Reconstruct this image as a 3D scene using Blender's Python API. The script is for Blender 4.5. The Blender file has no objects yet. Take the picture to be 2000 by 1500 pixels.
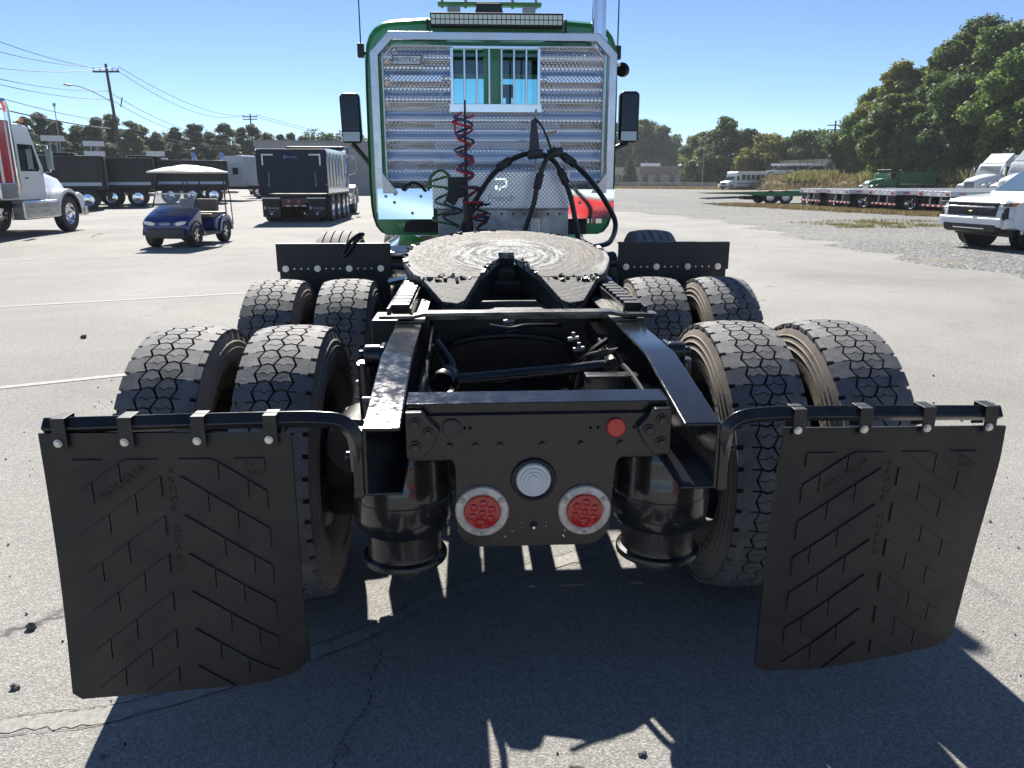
import bpy, bmesh, math, random
import numpy as np
from mathutils import Vector, Matrix
R = math.radians
rnd = random.Random(7)
SC = bpy.context.scene
COL = SC.collection

# ------------------------------------------------------------------ camera
cd = bpy.data.cameras.new('camera')
cam = bpy.data.objects.new('camera', cd)
COL.objects.link(cam)
cam.location = (-0.172, -1.76, 1.56)
cam.rotation_euler = (R(90 - 15.06), 0, R(-3.1))
cd.sensor_width = 36.0
cd.lens = 27.0
cd.clip_start = 0.05
cd.clip_end = 3000
SC.camera = cam

# ------------------------------------------------------------------ sky + sun
SUN_EL, SUN_AZ = R(40.6), R(-9.4)
w = bpy.data.worlds.new('World')
SC.world = w
w.use_nodes = True
nt = w.node_tree
nt.nodes.clear()
sky = nt.nodes.new('ShaderNodeTexSky')
sky.sky_type = 'NISHITA'
sky.sun_disc = False
sky.sun_elevation = SUN_EL
sky.sun_rotation = SUN_AZ
sky.air_density = 0.6
sky.dust_density = 0.0
sky.ozone_density = 4.0
bg = nt.nodes.new('ShaderNodeBackground')
bg.inputs['Strength'].default_value = 0.066
wo = nt.nodes.new('ShaderNodeOutputWorld')
nt.links.new(sky.outputs[0], bg.inputs['Color'])
nt.links.new(bg.outputs[0], wo.inputs['Surface'])
sd = bpy.data.lights.new('sun', 'SUN')
sd.energy = 5.0
sd.angle = R(0.53)
sd.color = (1.0, 0.955, 0.88)
sun = bpy.data.objects.new('sun', sd)
COL.objects.link(sun)
sun.rotation_euler = Vector((-math.sin(SUN_AZ) * math.cos(SUN_EL), -math.cos(SUN_AZ) * math.cos(SUN_EL), -math.sin(SUN_EL))).to_track_quat('-Z', 'Y').to_euler()
SC.view_settings.view_transform = 'Standard'
SC.view_settings.look = 'None'
SC.view_settings.exposure = 1.1
SC.view_settings.gamma = 1.0
SC.view_settings.use_curve_mapping = False
SC.render.engine = 'CYCLES'
SC.cycles.use_denoising = True
SC.cycles.max_bounces = 6
SC.cycles.diffuse_bounces = 3
SC.cycles.glossy_bounces = 4
SC.cycles.use_adaptive_sampling = True
SC.cycles.adaptive_threshold = 0.02
SC.cycles.caustics_reflective = False
SC.cycles.caustics_refractive = False
SC.cycles.transparent_max_bounces = 12

# ------------------------------------------------------------------ mesh helper
def rotm(rx=0, ry=0, rz=0):
    return Matrix.Rotation(rz, 3, 'Z') @ Matrix.Rotation(ry, 3, 'Y') @ Matrix.Rotation(rx, 3, 'X')

def basis(d):
    d = Vector(d).normalized()
    u = d.orthogonal().normalized()
    if abs(d.z) < 0.95:
        u = d.cross(Vector((0, 0, 1))).normalized()
    return d, u, d.cross(u).normalized()

class MB:
    def __init__(self):
        self.v, self.f, self.m, self.cur = [], [], [], 0
    def mat(self, i):
        self.cur = i
        return self
    def add(self, vs, fs):
        o = len(self.v)
        self.v += [tuple(p) for p in vs]
        self.f += [tuple(o + i for i in f) for f in fs]
        self.m += [self.cur] * len(fs)
        return self
    def box(self, c, s, rot=None):
        hx, hy, hz = s[0] / 2, s[1] / 2, s[2] / 2
        ps = [Vector((x, y, z)) for x in (-hx, hx) for y in (-hy, hy) for z in (-hz, hz)]
        if rot is not None:
            ps = [rot @ p for p in ps]
        C = Vector(c)
        return self.add([p + C for p in ps], [(0, 1, 3, 2), (4, 6, 7, 5), (0, 4, 5, 1), (2, 3, 7, 6), (0, 2, 6, 4), (1, 5, 7, 3)])
    def bb(self, x0, x1, y0, y1, z0, z1):
        return self.box(((x0 + x1) / 2, (y0 + y1) / 2, (z0 + z1) / 2), (abs(x1 - x0), abs(y1 - y0), abs(z1 - z0)))
    def prism(self, pts, axis, a0, a1):
        n = len(pts)
        def P(p, a):
            return (a, p[0], p[1]) if axis == 'x' else ((p[0], a, p[1]) if axis == 'y' else (p[0], p[1], a))
        vs = [P(p, a0) for p in pts] + [P(p, a1) for p in pts]
        fs = [tuple(range(n))[::-1], tuple(range(n, 2 * n))] + [(i, (i + 1) % n, n + (i + 1) % n, n + i) for i in range(n)]
        return self.add(vs, fs)
    def cyl(self, p0, p1, r0, r1=None, n=16, cap=True):
        r1 = r0 if r1 is None else r1
        p0, p1 = Vector(p0), Vector(p1)
        d, u, w_ = basis(p1 - p0)
        vs = []
        for p, r in ((p0, r0), (p1, r1)):
            for i in range(n):
                a = 2 * math.pi * i / n
                vs.append(p + (u * math.cos(a) + w_ * math.sin(a)) * r)
        fs = [(i, (i + 1) % n, n + (i + 1) % n, n + i) for i in range(n)]
        if cap:
            fs += [tuple(range(n))[::-1], tuple(range(n, 2 * n))]
        return self.add(vs, fs)
    def tube(self, path, r, n=8, closed=False, cap=True, ph=0.):
        path = [Vector(p) for p in path]
        N = len(path)
        rs = r if isinstance(r, (list, tuple)) else [r] * N
        up = None
        vs = []
        for i, p in enumerate(path):
            a = path[(i - 1) % N] if (closed or i > 0) else path[i]
            b = path[(i + 1) % N] if (closed or i < N - 1) else path[i]
            t = (b - a).normalized()
            if up is None:
                up = basis(t)[1]
            up = up - t * up.dot(t)
            if up.length < 1e-6:
                up = basis(t)[1]
            up.normalize()
            w_ = t.cross(up)
            for k in range(n):
                q = 2 * math.pi * k / n + ph
                vs.append(p + (up * math.cos(q) + w_ * math.sin(q)) * rs[i])
        fs = []
        for i in range(N if closed else N - 1):
            j = (i + 1) % N
            for k in range(n):
                l = (k + 1) % n
                fs.append((i * n + k, i * n + l, j * n + l, j * n + k))
        if cap and not closed:
            fs += [tuple(range(n))[::-1], tuple((N - 1) * n + k for k in range(n))]
        return self.add(vs, fs)
    def lathe(self, prof, o=(0, 0, 0), ax=(0, 0, 1), n=24):
        d, u, w_ = basis(ax)
        o = Vector(o)
        vs = []
        for r, h in prof:
            for k in range(n):
                q = 2 * math.pi * k / n
                vs.append(o + d * h + (u * math.cos(q) + w_ * math.sin(q)) * r)
        fs = []
        for i in range(len(prof) - 1):
            for k in range(n):
                l = (k + 1) % n
                fs.append((i * n + k, i * n + l, (i + 1) * n + l, (i + 1) * n + k))
        if prof[0][0] > 1e-5:
            pass
        return self.add(vs, fs)
    def sph(self, c, r, n=12, m=8):
        r = r if isinstance(r, (list, tuple)) else (r, r, r)
        vs, fs = [], []
        for i in range(m + 1):
            t = math.pi * i / m
            for k in range(n):
                q = 2 * math.pi * k / n
                vs.append((c[0] + r[0] * math.sin(t) * math.cos(q), c[1] + r[1] * math.sin(t) * math.sin(q), c[2] + r[2] * math.cos(t)))
        for i in range(m):
            for k in range(n):
                l = (k + 1) % n
                fs.append((i * n + k, (i + 1) * n + k, (i + 1) * n + l, i * n + l))
        return self.add(vs, fs)
    def grid(self, fn, nu, nv):
        vs = [fn(i / nu, j / nv) for j in range(nv + 1) for i in range(nu + 1)]
        fs = [(j * (nu + 1) + i, j * (nu + 1) + i + 1, (j + 1) * (nu + 1) + i + 1, (j + 1) * (nu + 1) + i) for j in range(nv) for i in range(nu)]
        return self.add(vs, fs)
    def loft(self, secs, cap=True):
        n = len(secs[0])
        vs = [p for s in secs for p in s]
        fs = []
        for i in range(len(secs) - 1):
            for k in range(n):
                l = (k + 1) % n
                fs.append((i * n + k, i * n + l, (i + 1) * n + l, (i + 1) * n + k))
        if cap:
            fs += [tuple(range(n))[::-1], tuple((len(secs) - 1) * n + k for k in range(n))]
        return self.add(vs, fs)
    def mesh(self, name, mats, smooth=35):
        me = bpy.data.meshes.new(name)
        me.from_pydata(self.v, [], self.f)
        for m_ in (mats if isinstance(mats, (list, tuple)) else [mats]):
            me.materials.append(m_)
        if any(self.m):
            me.polygons.foreach_set('material_index', self.m)
        bm = bmesh.new()
        bm.from_mesh(me)
        bmesh.ops.recalc_face_normals(bm, faces=bm.faces)
        bm.to_mesh(me)
        bm.free()
        if smooth:
            me.polygons.foreach_set('use_smooth', [True] * len(me.polygons))
            me.set_sharp_from_angle(angle=R(smooth))
        me.update()
        return me
    def build(self, name, mats, parent=None, bevel=0, smooth=35, seg=2):
        o = bpy.data.objects.new(name, self.mesh(name, mats, smooth))
        COL.objects.link(o)
        if parent is not None:
            o.parent = parent
        if bevel:
            b = o.modifiers.new('bevel', 'BEVEL')
            b.width = bevel
            b.segments = seg
            b.limit_method = 'ANGLE'
            b.angle_limit = R(40)
            b.harden_normals = True
        return o

def obj(name, me, parent=None, loc=None, rot=None):
    o = bpy.data.objects.new(name, me)
    COL.objects.link(o)
    if parent is not None:
        o.parent = parent
    if loc is not None:
        o.location = loc
    if rot is not None:
        o.rotation_euler = rot
    return o

def tag(o, label=None, cat=None, group=None, kind=None):
    if label: o['label'] = label
    if cat: o['category'] = cat
    if group: o['group'] = group
    if kind: o['kind'] = kind
    return o

def thing(name, label, cat, loc=(0, 0, 0), az=0, group=None):
    """Empty at the base; local +y is forward, az is clockwise from world +y in degrees."""
    o = bpy.data.objects.new(name, None)
    COL.objects.link(o)
    o.location = loc
    o.rotation_euler = (0, 0, R(-az))
    return tag(o, label, cat, group)

def copy_tree(o, parent=None):
    c = o.copy()
    COL.objects.link(c)
    c.parent = parent
    for ch in list(o.children):
        copy_tree(ch, c)
    return c

def bool_cut(o, cutters, op='DIFFERENCE'):
    """cut with MB solids, applied at once (nothing hidden is left behind)"""
    tmp = []
    for mb in cutters:
        c = mb.build('cutter', o.data.materials[0], smooth=0)
        md = o.modifiers.new('b', 'BOOLEAN')
        md.operation = op
        md.solver = 'EXACT'
        md.object = c
        tmp.append(c)
        if o.parent is not None:
            c.parent = o.parent
    bpy.context.view_layer.update()
    dg = bpy.context.evaluated_depsgraph_get()
    me = bpy.data.meshes.new_from_object(o.evaluated_get(dg))
    old = o.data
    o.modifiers.clear()
    o.data = me
    me.polygons.foreach_set('use_smooth', [True] * len(me.polygons))
    me.set_sharp_from_angle(angle=R(35))
    for c in tmp:
        bpy.data.objects.remove(c)
    bpy.data.meshes.remove(old)
    return o

_txt = {}
def text2d(s, size=1.0):
    """flat text outline as (verts2d, faces), left-aligned, centred vertically"""
    if s not in _txt:
        cu = bpy.data.curves.new('t', 'FONT')
        cu.body = s
        cu.resolution_u = 3
        to = bpy.data.objects.new('t', cu)
        COL.objects.link(to)
        bpy.context.view_layer.update()
        dg = bpy.context.evaluated_depsgraph_get()
        me = to.evaluated_get(dg).to_mesh()
        vs = [(v.co.x, v.co.y) for v in me.vertices]
        fs = [tuple(p.vertices) for p in me.polygons]
        to.evaluated_get(dg).to_mesh_clear()
        bpy.data.objects.remove(to)
        bpy.data.curves.remove(cu)
        _txt[s] = (vs, fs)
    vs, fs = _txt[s]
    return [(x * size, y * size) for x, y in vs], fs

def text_on(mb, s, size, o, ux, uy, nrm=(0, 0, 0), center=True):
    vs, fs = text2d(s, size)
    if center:
        mx = (min(v[0] for v in vs) + max(v[0] for v in vs)) / 2
        my = (min(v[1] for v in vs) + max(v[1] for v in vs)) / 2
    else:
        mx = my = 0
    o, ux, uy = Vector(o), Vector(ux).normalized(), Vector(uy).normalized()
    mb.add([o + ux * (x - mx) + uy * (y - my) for x, y in vs], fs)
    return mb

def spline(pts, n=8):
    P = [Vector(p) for p in pts]
    P = [P[0] * 2 - P[1]] + P + [P[-1] * 2 - P[-2]]
    out = []
    for i in range(1, len(P) - 2):
        for k in range(n):
            t = k / n
            a, b, c, d = P[i - 1], P[i], P[i + 1], P[i + 2]
            out.append(0.5 * ((2 * b) + (c - a) * t + (2 * a - 5 * b + 4 * c - d) * t * t + (3 * b - a - 3 * c + d) * t ** 3))
    out.append(P[-2])
    return out

# ------------------------------------------------------------------ materials
def nodes(m):
    m.use_nodes = True
    return m.node_tree, m.node_tree.nodes['Principled BSDF']

def noise(t, scale, detail=4, rough=.55, coord='Object', dist=0, vec=None):
    n = t.nodes.new('ShaderNodeTexNoise')
    n.inputs['Scale'].default_value = scale
    n.inputs['Detail'].default_value = detail
    n.inputs['Roughness'].default_value = rough
    n.inputs['Distortion'].default_value = dist
    if vec is None:
        tc = t.nodes.new('ShaderNodeTexCoord')
        vec = tc.outputs[coord]
    t.links.new(vec, n.inputs['Vector'])
    return n

def ramp(t, src, stops):
    r = t.nodes.new('ShaderNodeValToRGB')
    el = r.color_ramp.elements
    while len(el) < len(stops):
        el.new(0.5)
    for e, (p, c) in zip(el, stops):
        e.position = p
        e.color = (c, c, c, 1) if isinstance(c, (int, float)) else (*c, 1)
    t.links.new(src, r.inputs['Fac'])
    return r

def mix(t, fac, a, b, mode='MIX'):
    m = t.nodes.new('ShaderNodeMix')
    m.data_type = 'RGBA'
    m.blend_type = mode
    for i, val in ((0, fac), (6, a), (7, b)):
        sock = m.inputs[i]
        if isinstance(val, (int, float)):
            sock.default_value = val if i == 0 else (val, val, val, 1)
        elif isinstance(val, tuple):
            sock.default_value = (*val, 1)
        else:
            t.links.new(val, sock)
    return m.outputs[2]

def math_n(t, op, a, b=None):
    m = t.nodes.new('ShaderNodeMath')
    m.operation = op
    for i, val in enumerate((a, b)):
        if val is None: continue
        if isinstance(val, (int, float)):
            m.inputs[i].default_value = val
        else:
            t.links.new(val, m.inputs[i])
    return m.outputs[0]

def bump(t, bs, h, strength=.3, dist=.01):
    b = t.nodes.new('ShaderNodeBump')
    b.inputs['Strength'].default_value = strength
    b.inputs['Distance'].default_value = dist
    t.links.new(h, b.inputs['Height'])
    t.links.new(b.outputs[0], bs.inputs['Normal'])
    return b

_mats = {}
def pbr(name, col, rough=.5, metal=0., col2=None, nscale=6, lo=.4, hi=.65, bmp=0., bscale=80, bdist=.005, coat=0., rough2=None, spec=.5, ndetail=5):
    if name in _mats:
        return _mats[name]
    m = bpy.data.materials.new(name)
    t, b = nodes(m)
    b.inputs['Base Color'].default_value = (*col, 1)
    b.inputs['Roughness'].default_value = rough
    b.inputs['Metallic'].default_value = metal
    b.inputs['Coat Weight'].default_value = coat
    b.inputs['Coat Roughness'].default_value = .06
    b.inputs['Specular IOR Level'].default_value = spec
    if col2 is not None or rough2 is not None:
        n = noise(t, nscale, ndetail, .62)
        r = ramp(t, n.outputs['Fac'], [(lo, 0.), (hi, 1.)])
        if col2 is not None:
            t.links.new(mix(t, r.outputs[0], col, col2), b.inputs['Base Color'])
        if rough2 is not None:
            mr = t.nodes.new('ShaderNodeMapRange')
            t.links.new(r.outputs[0], mr.inputs[0])
            mr.inputs[3].default_value = rough
            mr.inputs[4].default_value = rough2
            t.links.new(mr.outputs[0], b.inputs['Roughness'])
    if bmp:
        bump(t, b, noise(t, bscale, 3).outputs['Fac'], bmp, bdist)
    _mats[name] = m
    return m

def glass(name, tint=(.75, .9, .9), gloss=.12, dark=1.0):
    m = bpy.data.materials.new(name)
    m.use_nodes = True
    t = m.node_tree
    t.nodes.clear()
    o = t.nodes.new('ShaderNodeOutputMaterial')
    tr = t.nodes.new('ShaderNodeBsdfTransparent')
    tr.inputs[0].default_value = (*[c * dark for c in tint], 1)
    gl = t.nodes.new('ShaderNodeBsdfGlossy')
    gl.inputs['Roughness'].default_value = .02
    fr = t.nodes.new('ShaderNodeFresnel')
    fr.inputs[0].default_value = 1.5
    ad = math_n(t, 'ADD', fr.outputs[0], gloss * .3)
    mx = t.nodes.new('ShaderNodeMixShader')
    t.links.new(ad, mx.inputs[0])
    t.links.new(tr.outputs[0], mx.inputs[1])
    t.links.new(gl.outputs[0], mx.inputs[2])
    t.links.new(mx.outputs[0], o.inputs[0])
    return m

BLACK = pbr('black_chassis_paint', (.010, .011, .013), .22, col2=(.022, .021, .020), nscale=9, rough2=.42, coat=.25, bmp=.05, bscale=35)
BLACKM = pbr('matte_black_steel', (.012, .012, .014), .5, col2=(.03, .028, .026), nscale=14, bmp=.1, bscale=60)
GRIME = pbr('grimy_black_iron', (.010, .010, .011), .42, col2=(.04, .034, .028), nscale=7, lo=.5, hi=.75, bmp=.35, bscale=45)
RUBBER = bpy.data.materials.new('flap_rubber')
t, b = nodes(RUBBER)
tco = t.nodes.new('ShaderNodeTexCoord').outputs['Object']
c_ = mix(t, ramp(t, noise(t, 5, 6, .65, vec=tco).outputs['Fac'], [(.42, 0.), (.68, 1.)]).outputs[0], (.009, .009, .010), (.019, .0185, .018))
c_ = mix(t, ramp(t, noise(t, 2.2, 7, .75, vec=tco, dist=1.2).outputs['Fac'], [(.54, 0.), (.74, .55)]).outputs[0], c_, (.042, .039, .035))
c_ = mix(t, ramp(t, noise(t, 170, 2, .5, vec=tco).outputs['Fac'], [(.74, 0.), (.78, .7)]).outputs[0], c_, (.16, .15, .14))
t.links.new(c_, b.inputs['Base Color'])
t.links.new(ramp(t, noise(t, 7, 5, .6, vec=tco).outputs['Fac'], [(.35, .40), (.65, .58)]).outputs[0], b.inputs['Roughness'])
bump(t, b, noise(t, 60, 4, .6, vec=tco).outputs['Fac'], .12, .003)
TREAD = pbr('worn_tread_rubber', (.105, .105, .108), .75, col2=(.195, .188, .18), nscale=16, lo=.35, hi=.7, bmp=.35, bscale=130, bdist=.003)
CARC = pbr('tyre_groove_rubber', (.012, .012, .013), .8)
WALL = pbr('dusty_sidewall_rubber', (.23, .195, .16), .85, col2=(.10, .086, .073), nscale=5, lo=.48, hi=.78, bmp=.2, bscale=50)
WALLB = pbr('black_sidewall_rubber', (.018, .018, .019), .6, col2=(.04, .038, .035), nscale=6, lo=.45, hi=.7)
CHROME = pbr('polished_chrome', (.82, .83, .85), .07, 1.)
ALU = pbr('bright_aluminium', (.72, .73, .75), .17, 1., rough2=.26, nscale=2.5)
ALUW = pbr('weathered_aluminium', (.5, .5, .5), .38, 1., col2=(.62, .6, .57), nscale=30)
ZINC = pbr('zinc_bolt', (.62, .62, .60), .3, 1.)
STEEL = pbr('dull_steel', (.3, .3, .31), .4, .9, rough2=.55)
GREEN = pbr('green_cab_paint', (.06, .36, .135), .25, coat=.6, col2=(.064, .375, .145), nscale=2)
DARKINT = pbr('dark_interior', (.02, .02, .022), .7)
WHITEP = pbr('white_paint', (.78, .79, .80), .25, coat=.5)
REDP = pbr('red_paint', (.45, .012, .015), .25, coat=.5)
BLUEP = pbr('blue_paint', (.006, .032, .16), .2, coat=.7)
NAVYP = pbr('dark_navy_paint', (.013, .02, .043), .5, spec=.25)
BLKP = pbr('black_vehicle_paint', (.007, .007, .009), .35, spec=.3)
PLASTB = pbr('black_plastic', (.015, .015, .017), .5)
REDL = pbr('red_lens', (.42, .008, .008), .18, coat=.6)
REDR = pbr('red_reflector', (.55, .012, .01), .25, coat=.5)
AMBER = pbr('amber_lens', (.7, .18, .02), .2)
CLEAR = pbr('clear_lens', (.55, .58, .6), .15, coat=.6)
WHITER = pbr('white_reflective_tape', (.75, .75, .74), .45)
HOSEB = pbr('black_hose', (.012, .012, .013), .38)
HOSER = pbr('red_hose', (.5, .02, .03), .35)
HOSEU = pbr('blue_hose', (.02, .05, .11), .35)
HOSEG = pbr('green_hose', (.06, .19, .05), .35)
GLASS = glass('window_glass', (.62, .86, .88))
GLASSD = glass('dark_window_glass', (.25, .33, .34), .2)
# ================================================================== GROUND
def ground_mat():
    m = bpy.data.materials.new('worn_asphalt')
    t, b = nodes(m)
    tc = t.nodes.new('ShaderNodeTexCoord').outputs['Object']
    vo = t.nodes.new('ShaderNodeTexVoronoi')
    vo.inputs['Scale'].default_value = 160
    t.links.new(tc, vo.inputs['Vector'])
    sp = ramp(t, vo.outputs['Color'], [(.0, (.15, .145, .135)), (.5, (.30, .29, .272)), (.95, (.54, .522, .485))])
    fine = noise(t, 420, 2, .6, vec=tc)
    c1 = mix(t, .45, sp.outputs[0], ramp(t, fine.outputs['Fac'], [(.3, (.115, .111, .104)), (.7, (.385, .371, .347))]).outputs[0])
    big = noise(t, .35, 5, .6, vec=tc, dist=.6)
    c2 = mix(t, 1., c1, ramp(t, big.outputs['Fac'], [(.3, .80), (.7, 1.12)]).outputs[0], 'MULTIPLY')
    # cracks: edges of distorted large voronoi cells, only where a mask allows
    wn = noise(t, 1.6, 5, .6, vec=tc)
    va = t.nodes.new('ShaderNodeVectorMath'); va.operation = 'MULTIPLY_ADD'
    t.links.new(wn.outputs['Color'], va.inputs[0])
    va.inputs[1].default_value = (.55, .55, 0)
    t.links.new(tc, va.inputs[2])
    vc = t.nodes.new('ShaderNodeTexVoronoi')
    vc.feature = 'DISTANCE_TO_EDGE'
    vc.inputs['Scale'].default_value = .3
    t.links.new(va.outputs[0], vc.inputs['Vector'])
    ck = ramp(t, vc.outputs['Distance'], [(.0, 1.), (.0045, 0.)])
    msk = ramp(t, noise(t, .5, 3, vec=tc).outputs['Fac'], [(.56, 0.), (.62, .8)])
    ckm = math_n(t, 'MULTIPLY', ck.outputs[0], msk.outputs[0])
    c3 = mix(t, ckm, c2, (.05, .05, .05))
    # oil and tyre stains
    st = ramp(t, noise(t, 1.1, 6, .65, vec=tc).outputs['Fac'], [(.62, 0.), (.8, .45)])
    c4 = mix(t, st.outputs[0], c3, (.08, .078, .075))
    t.links.new(c4, b.inputs['Base Color'])
    b.inputs['Roughness'].default_value = .88
    b.inputs['Specular IOR Level'].default_value = .25
    h = math_n(t, 'SUBTRACT', math_n(t, 'ADD', vo.outputs['Distance'], fine.outputs['Fac']), math_n(t, 'MULTIPLY', ckm, 3.))
    bump(t, b, h, .5, .006)
    return m

def gravel_mat():
    m = bpy.data.materials.new('grey_gravel')
    t, b = nodes(m)
    tc = t.nodes.new('ShaderNodeTexCoord').outputs['Object']
    vo = t.nodes.new('ShaderNodeTexVoronoi')
    vo.inputs['Scale'].default_value = 16
    t.links.new(tc, vo.inputs['Vector'])
    sp = ramp(t, vo.outputs['Color'], [(.0, (.13, .135, .135)), (.5, (.26, .262, .255)), (1., (.46, .455, .43))])
    ed = ramp(t, vo.outputs['Distance'], [(.25, 1.), (.75, .45)])
    c = mix(t, 1., sp.outputs[0], ed.outputs[0], 'MULTIPLY')
    big = noise(t, .12, 5, .65, vec=tc)
    c = mix(t, ramp(t, big.outputs['Fac'], [(.45, 0.), (.7, .55)]).outputs[0], c, (.30, .285, .25))
    gr = ramp(t, noise(t, .22, 6, .7, vec=tc, dist=1.).outputs['Fac'], [(.60, 0.), (.66, .75)])
    gn = ramp(t, noise(t, 30, 3, .7, vec=tc).outputs['Fac'], [(.4, .0), (.55, 1.)])
    c = mix(t, math_n(t, 'MULTIPLY', gr.outputs[0], gn.outputs[0]), c, (.28, .22, .09))
    t.links.new(c, b.inputs['Base Color'])
    b.inputs['Roughness'].default_value = .9
    b.inputs['Specular IOR Level'].default_value = .2
    bump(t, b, vo.outputs['Distance'], 1., .03).invert = True
    return m

def gz(x, y):
    """the gravel side of the lot falls very gently away from the camera"""
    if y < 45 or x < 4: return 0.0
    return -0.0036 * (y - 45) * min(1., (x - 4) / 12.)

def sheet(name, xs, ys, mat, dz=0, keep=None):
    mb = MB()
    nx, ny = len(xs), len(ys)
    for y in ys:
        for x in xs:
            mb.v.append((x, y, gz(x, y) + dz))
    for j in range(ny - 1):
        for i in range(nx - 1):
            mb.f.append((j * nx + i, j * nx + i + 1, (j + 1) * nx + i + 1, (j + 1) * nx + i))
            mb.m.append(0)
    return mb.build(name, mat, smooth=60)

ASPH = ground_mat()
GRAV = gravel_mat()
XS = [-700, -300, -120, -60, -30, -15, -8, -4, 0, 4, 8, 12, 16, 24, 40, 60, 100, 200, 400, 700]
YS = [-60, -20, -10, -5, 0, 5, 10, 20, 30, 45, 60, 80, 100, 130, 170, 220, 300, 450, 700]
tag(sheet('parking_lot', XS, YS, ASPH), kind='structure')
# gravel apron to the right: outline on the ground, 6 mm above the asphalt
edge = [(15, -40), (11.5, 2), (8.6, 10), (8.6, 18), (9.1, 26.7), (8.3, 31), (6.6, 36), (3.5, 44), (-2, 60), (-6, 90), (-8, 130), (-8, 200)]
ge = [Vector((a, b, 0)) for a, b in edge]
ge = [Vector((p.x + .35 * math.sin(p.y * 1.9) + .25 * math.sin(p.y * 4.1), p.y, 0)) for p in spline(ge, 10)]
mb = MB()
GX = [0, .4, 2, 4, 8, 12, 16, 24, 40, 60, 100, 200, 400]
for p in ge:
    for k, dx in enumerate(GX):
        x = p.x + dx
        mb.v.append((x, p.y, gz(x, p.y) + (.006 if k else .001) + (.012 if k == 1 else 0)))
for j in range(len(ge) - 1):
    for i in range(len(GX) - 1):
        a = j * len(GX) + i
        mb.f.append((a, a + 1, a + 1 + len(GX), a + len(GX)))
        mb.m.append(0)
tag(mb.build('gravel_lot', GRAV, smooth=60), kind='structure')
# faint painted bay lines on the left (4 mm proud)
LINE = bpy.data.materials.new('faded_line_paint')
t, b = nodes(LINE)
lr = ramp(t, noise(t, 22, 5, .7).outputs['Fac'], [(.38, (.27, .262, .245)), (.70, (.42, .41, .39))])
t.links.new(lr.outputs[0], b.inputs['Base Color'])
b.inputs['Roughness'].default_value = .8
for (x0, y0, x1, y1) in ((-7.5, 2.43, -2.9, 4.53), (-12, 5.75, -3.2, 9.14), (-20, 9.5, -4.2, 15.6), (-30, 14.7, -6.5, 23.6)):
    d = Vector((x1 - x0, y1 - y0, 0)).normalized()
    n_ = Vector((-d.y, d.x, 0)) * .045
    a, c = Vector((x0, y0, .004)), Vector((x1, y1, .004))
    tag(MB().add([a - n_, c - n_, c + n_, a + n_], [(0, 1, 2, 3)]).build('bay_line', LINE, smooth=0), kind='structure')

# sealed seam and cracks in the asphalt near the camera (flat ribbons 2 mm up)
SEAM = pbr('sealed_seam', (.32, .308, .285), .9, col2=(.24, .232, .215), nscale=40, lo=.4, hi=.6, bmp=.3, bscale=150)
CRK = pbr('crack_filler', (.035, .034, .033), .85, col2=(.09, .087, .082), nscale=30)
def ribbon(name, pts, wd, z, mat, jit, seed):
    g = random.Random(seed)
    P = spline([(a, c, z) for a, c in pts], 14)
    mb = MB()
    for i, p in enumerate(P):
        d = (P[min(i + 1, len(P) - 1)] - P[max(i - 1, 0)]).normalized()
        n = Vector((-d.y, d.x, 0))
        o = n * g.uniform(-jit, jit)
        w_ = wd * g.uniform(.35, 1.2)
        mb.v += [tuple(p + o - n * w_ / 2), tuple(p + o + n * w_ / 2)]
        if i:
            k = 2 * i
            mb.f.append((k - 2, k, k + 1, k - 1)); mb.m.append(0)
    return tag(mb.build(name, mat, smooth=0), kind='structure')
ribbon('asphalt_seam', [(-2.6, .02), (-1.62, .225), (-1.2, .30), (-.62, .62), (-.36, .86), (-.1, 1.02), (.5, 1.3), (1.2, 1.7)], .085, .002, SEAM, .003, 1)
ribbon('asphalt_crack', [(-2.6, .06), (-1.62, .27), (-1.2, .345), (-.62, .665), (-.36, .905), (-.1, 1.07), (.5, 1.35), (1.2, 1.75)], .0032, .003, CRK, .004, 2)
ribbon('asphalt_crack', [(-2.6, -.025), (-1.62, .18), (-1.2, .255), (-.62, .575), (-.36, .815), (-.1, .97), (.5, 1.25), (1.2, 1.65)], .0032, .003, CRK, .004, 3)
ribbon('asphalt_crack', [(-.57, -.1), (-.56, .07), (-.545, .17), (-.50, .28), (-.515, .40), (-.48, .55)], .0045, .003, CRK, .008, 4)

# ================================================================== TRACTOR TRUCK
truck = thing('tractor_truck', 'black heavy tractor chassis with green cab, fifth wheel and chevron mud flaps, nearest the camera', 'truck')

# ---- tyres
def offset_poly(poly, g):
    n = len(poly)
    area = sum(poly[i][0] * poly[(i + 1) % n][1] - poly[(i + 1) % n][0] * poly[i][1] for i in range(n))
    s = 1 if area > 0 else -1
    lines = []
    for i in range(n):
        (x0, y0), (x1, y1) = poly[i], poly[(i + 1) % n]
        dx, dy = x1 - x0, y1 - y0
        L = math.hypot(dx, dy)
        gg = g[i] if isinstance(g, (list, tuple)) else g
        nx, ny = -dy / L * s * gg, dx / L * s * gg
        lines.append((x0 + nx, y0 + ny, dx, dy))
    out = []
    for i in range(n):
        x0, y0, dx0, dy0 = lines[i - 1]
        x1, y1, dx1, dy1 = lines[i]
        den = dx0 * dy1 - dy0 * dx1
        if abs(den) < 1e-9:
            out.append((x1, y1)); continue
        tt = ((x1 - x0) * dy1 - (y1 - y0) * dx1) / den
        out.append((x0 + dx0 * tt, y0 + dy0 * tt))
    return out

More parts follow.
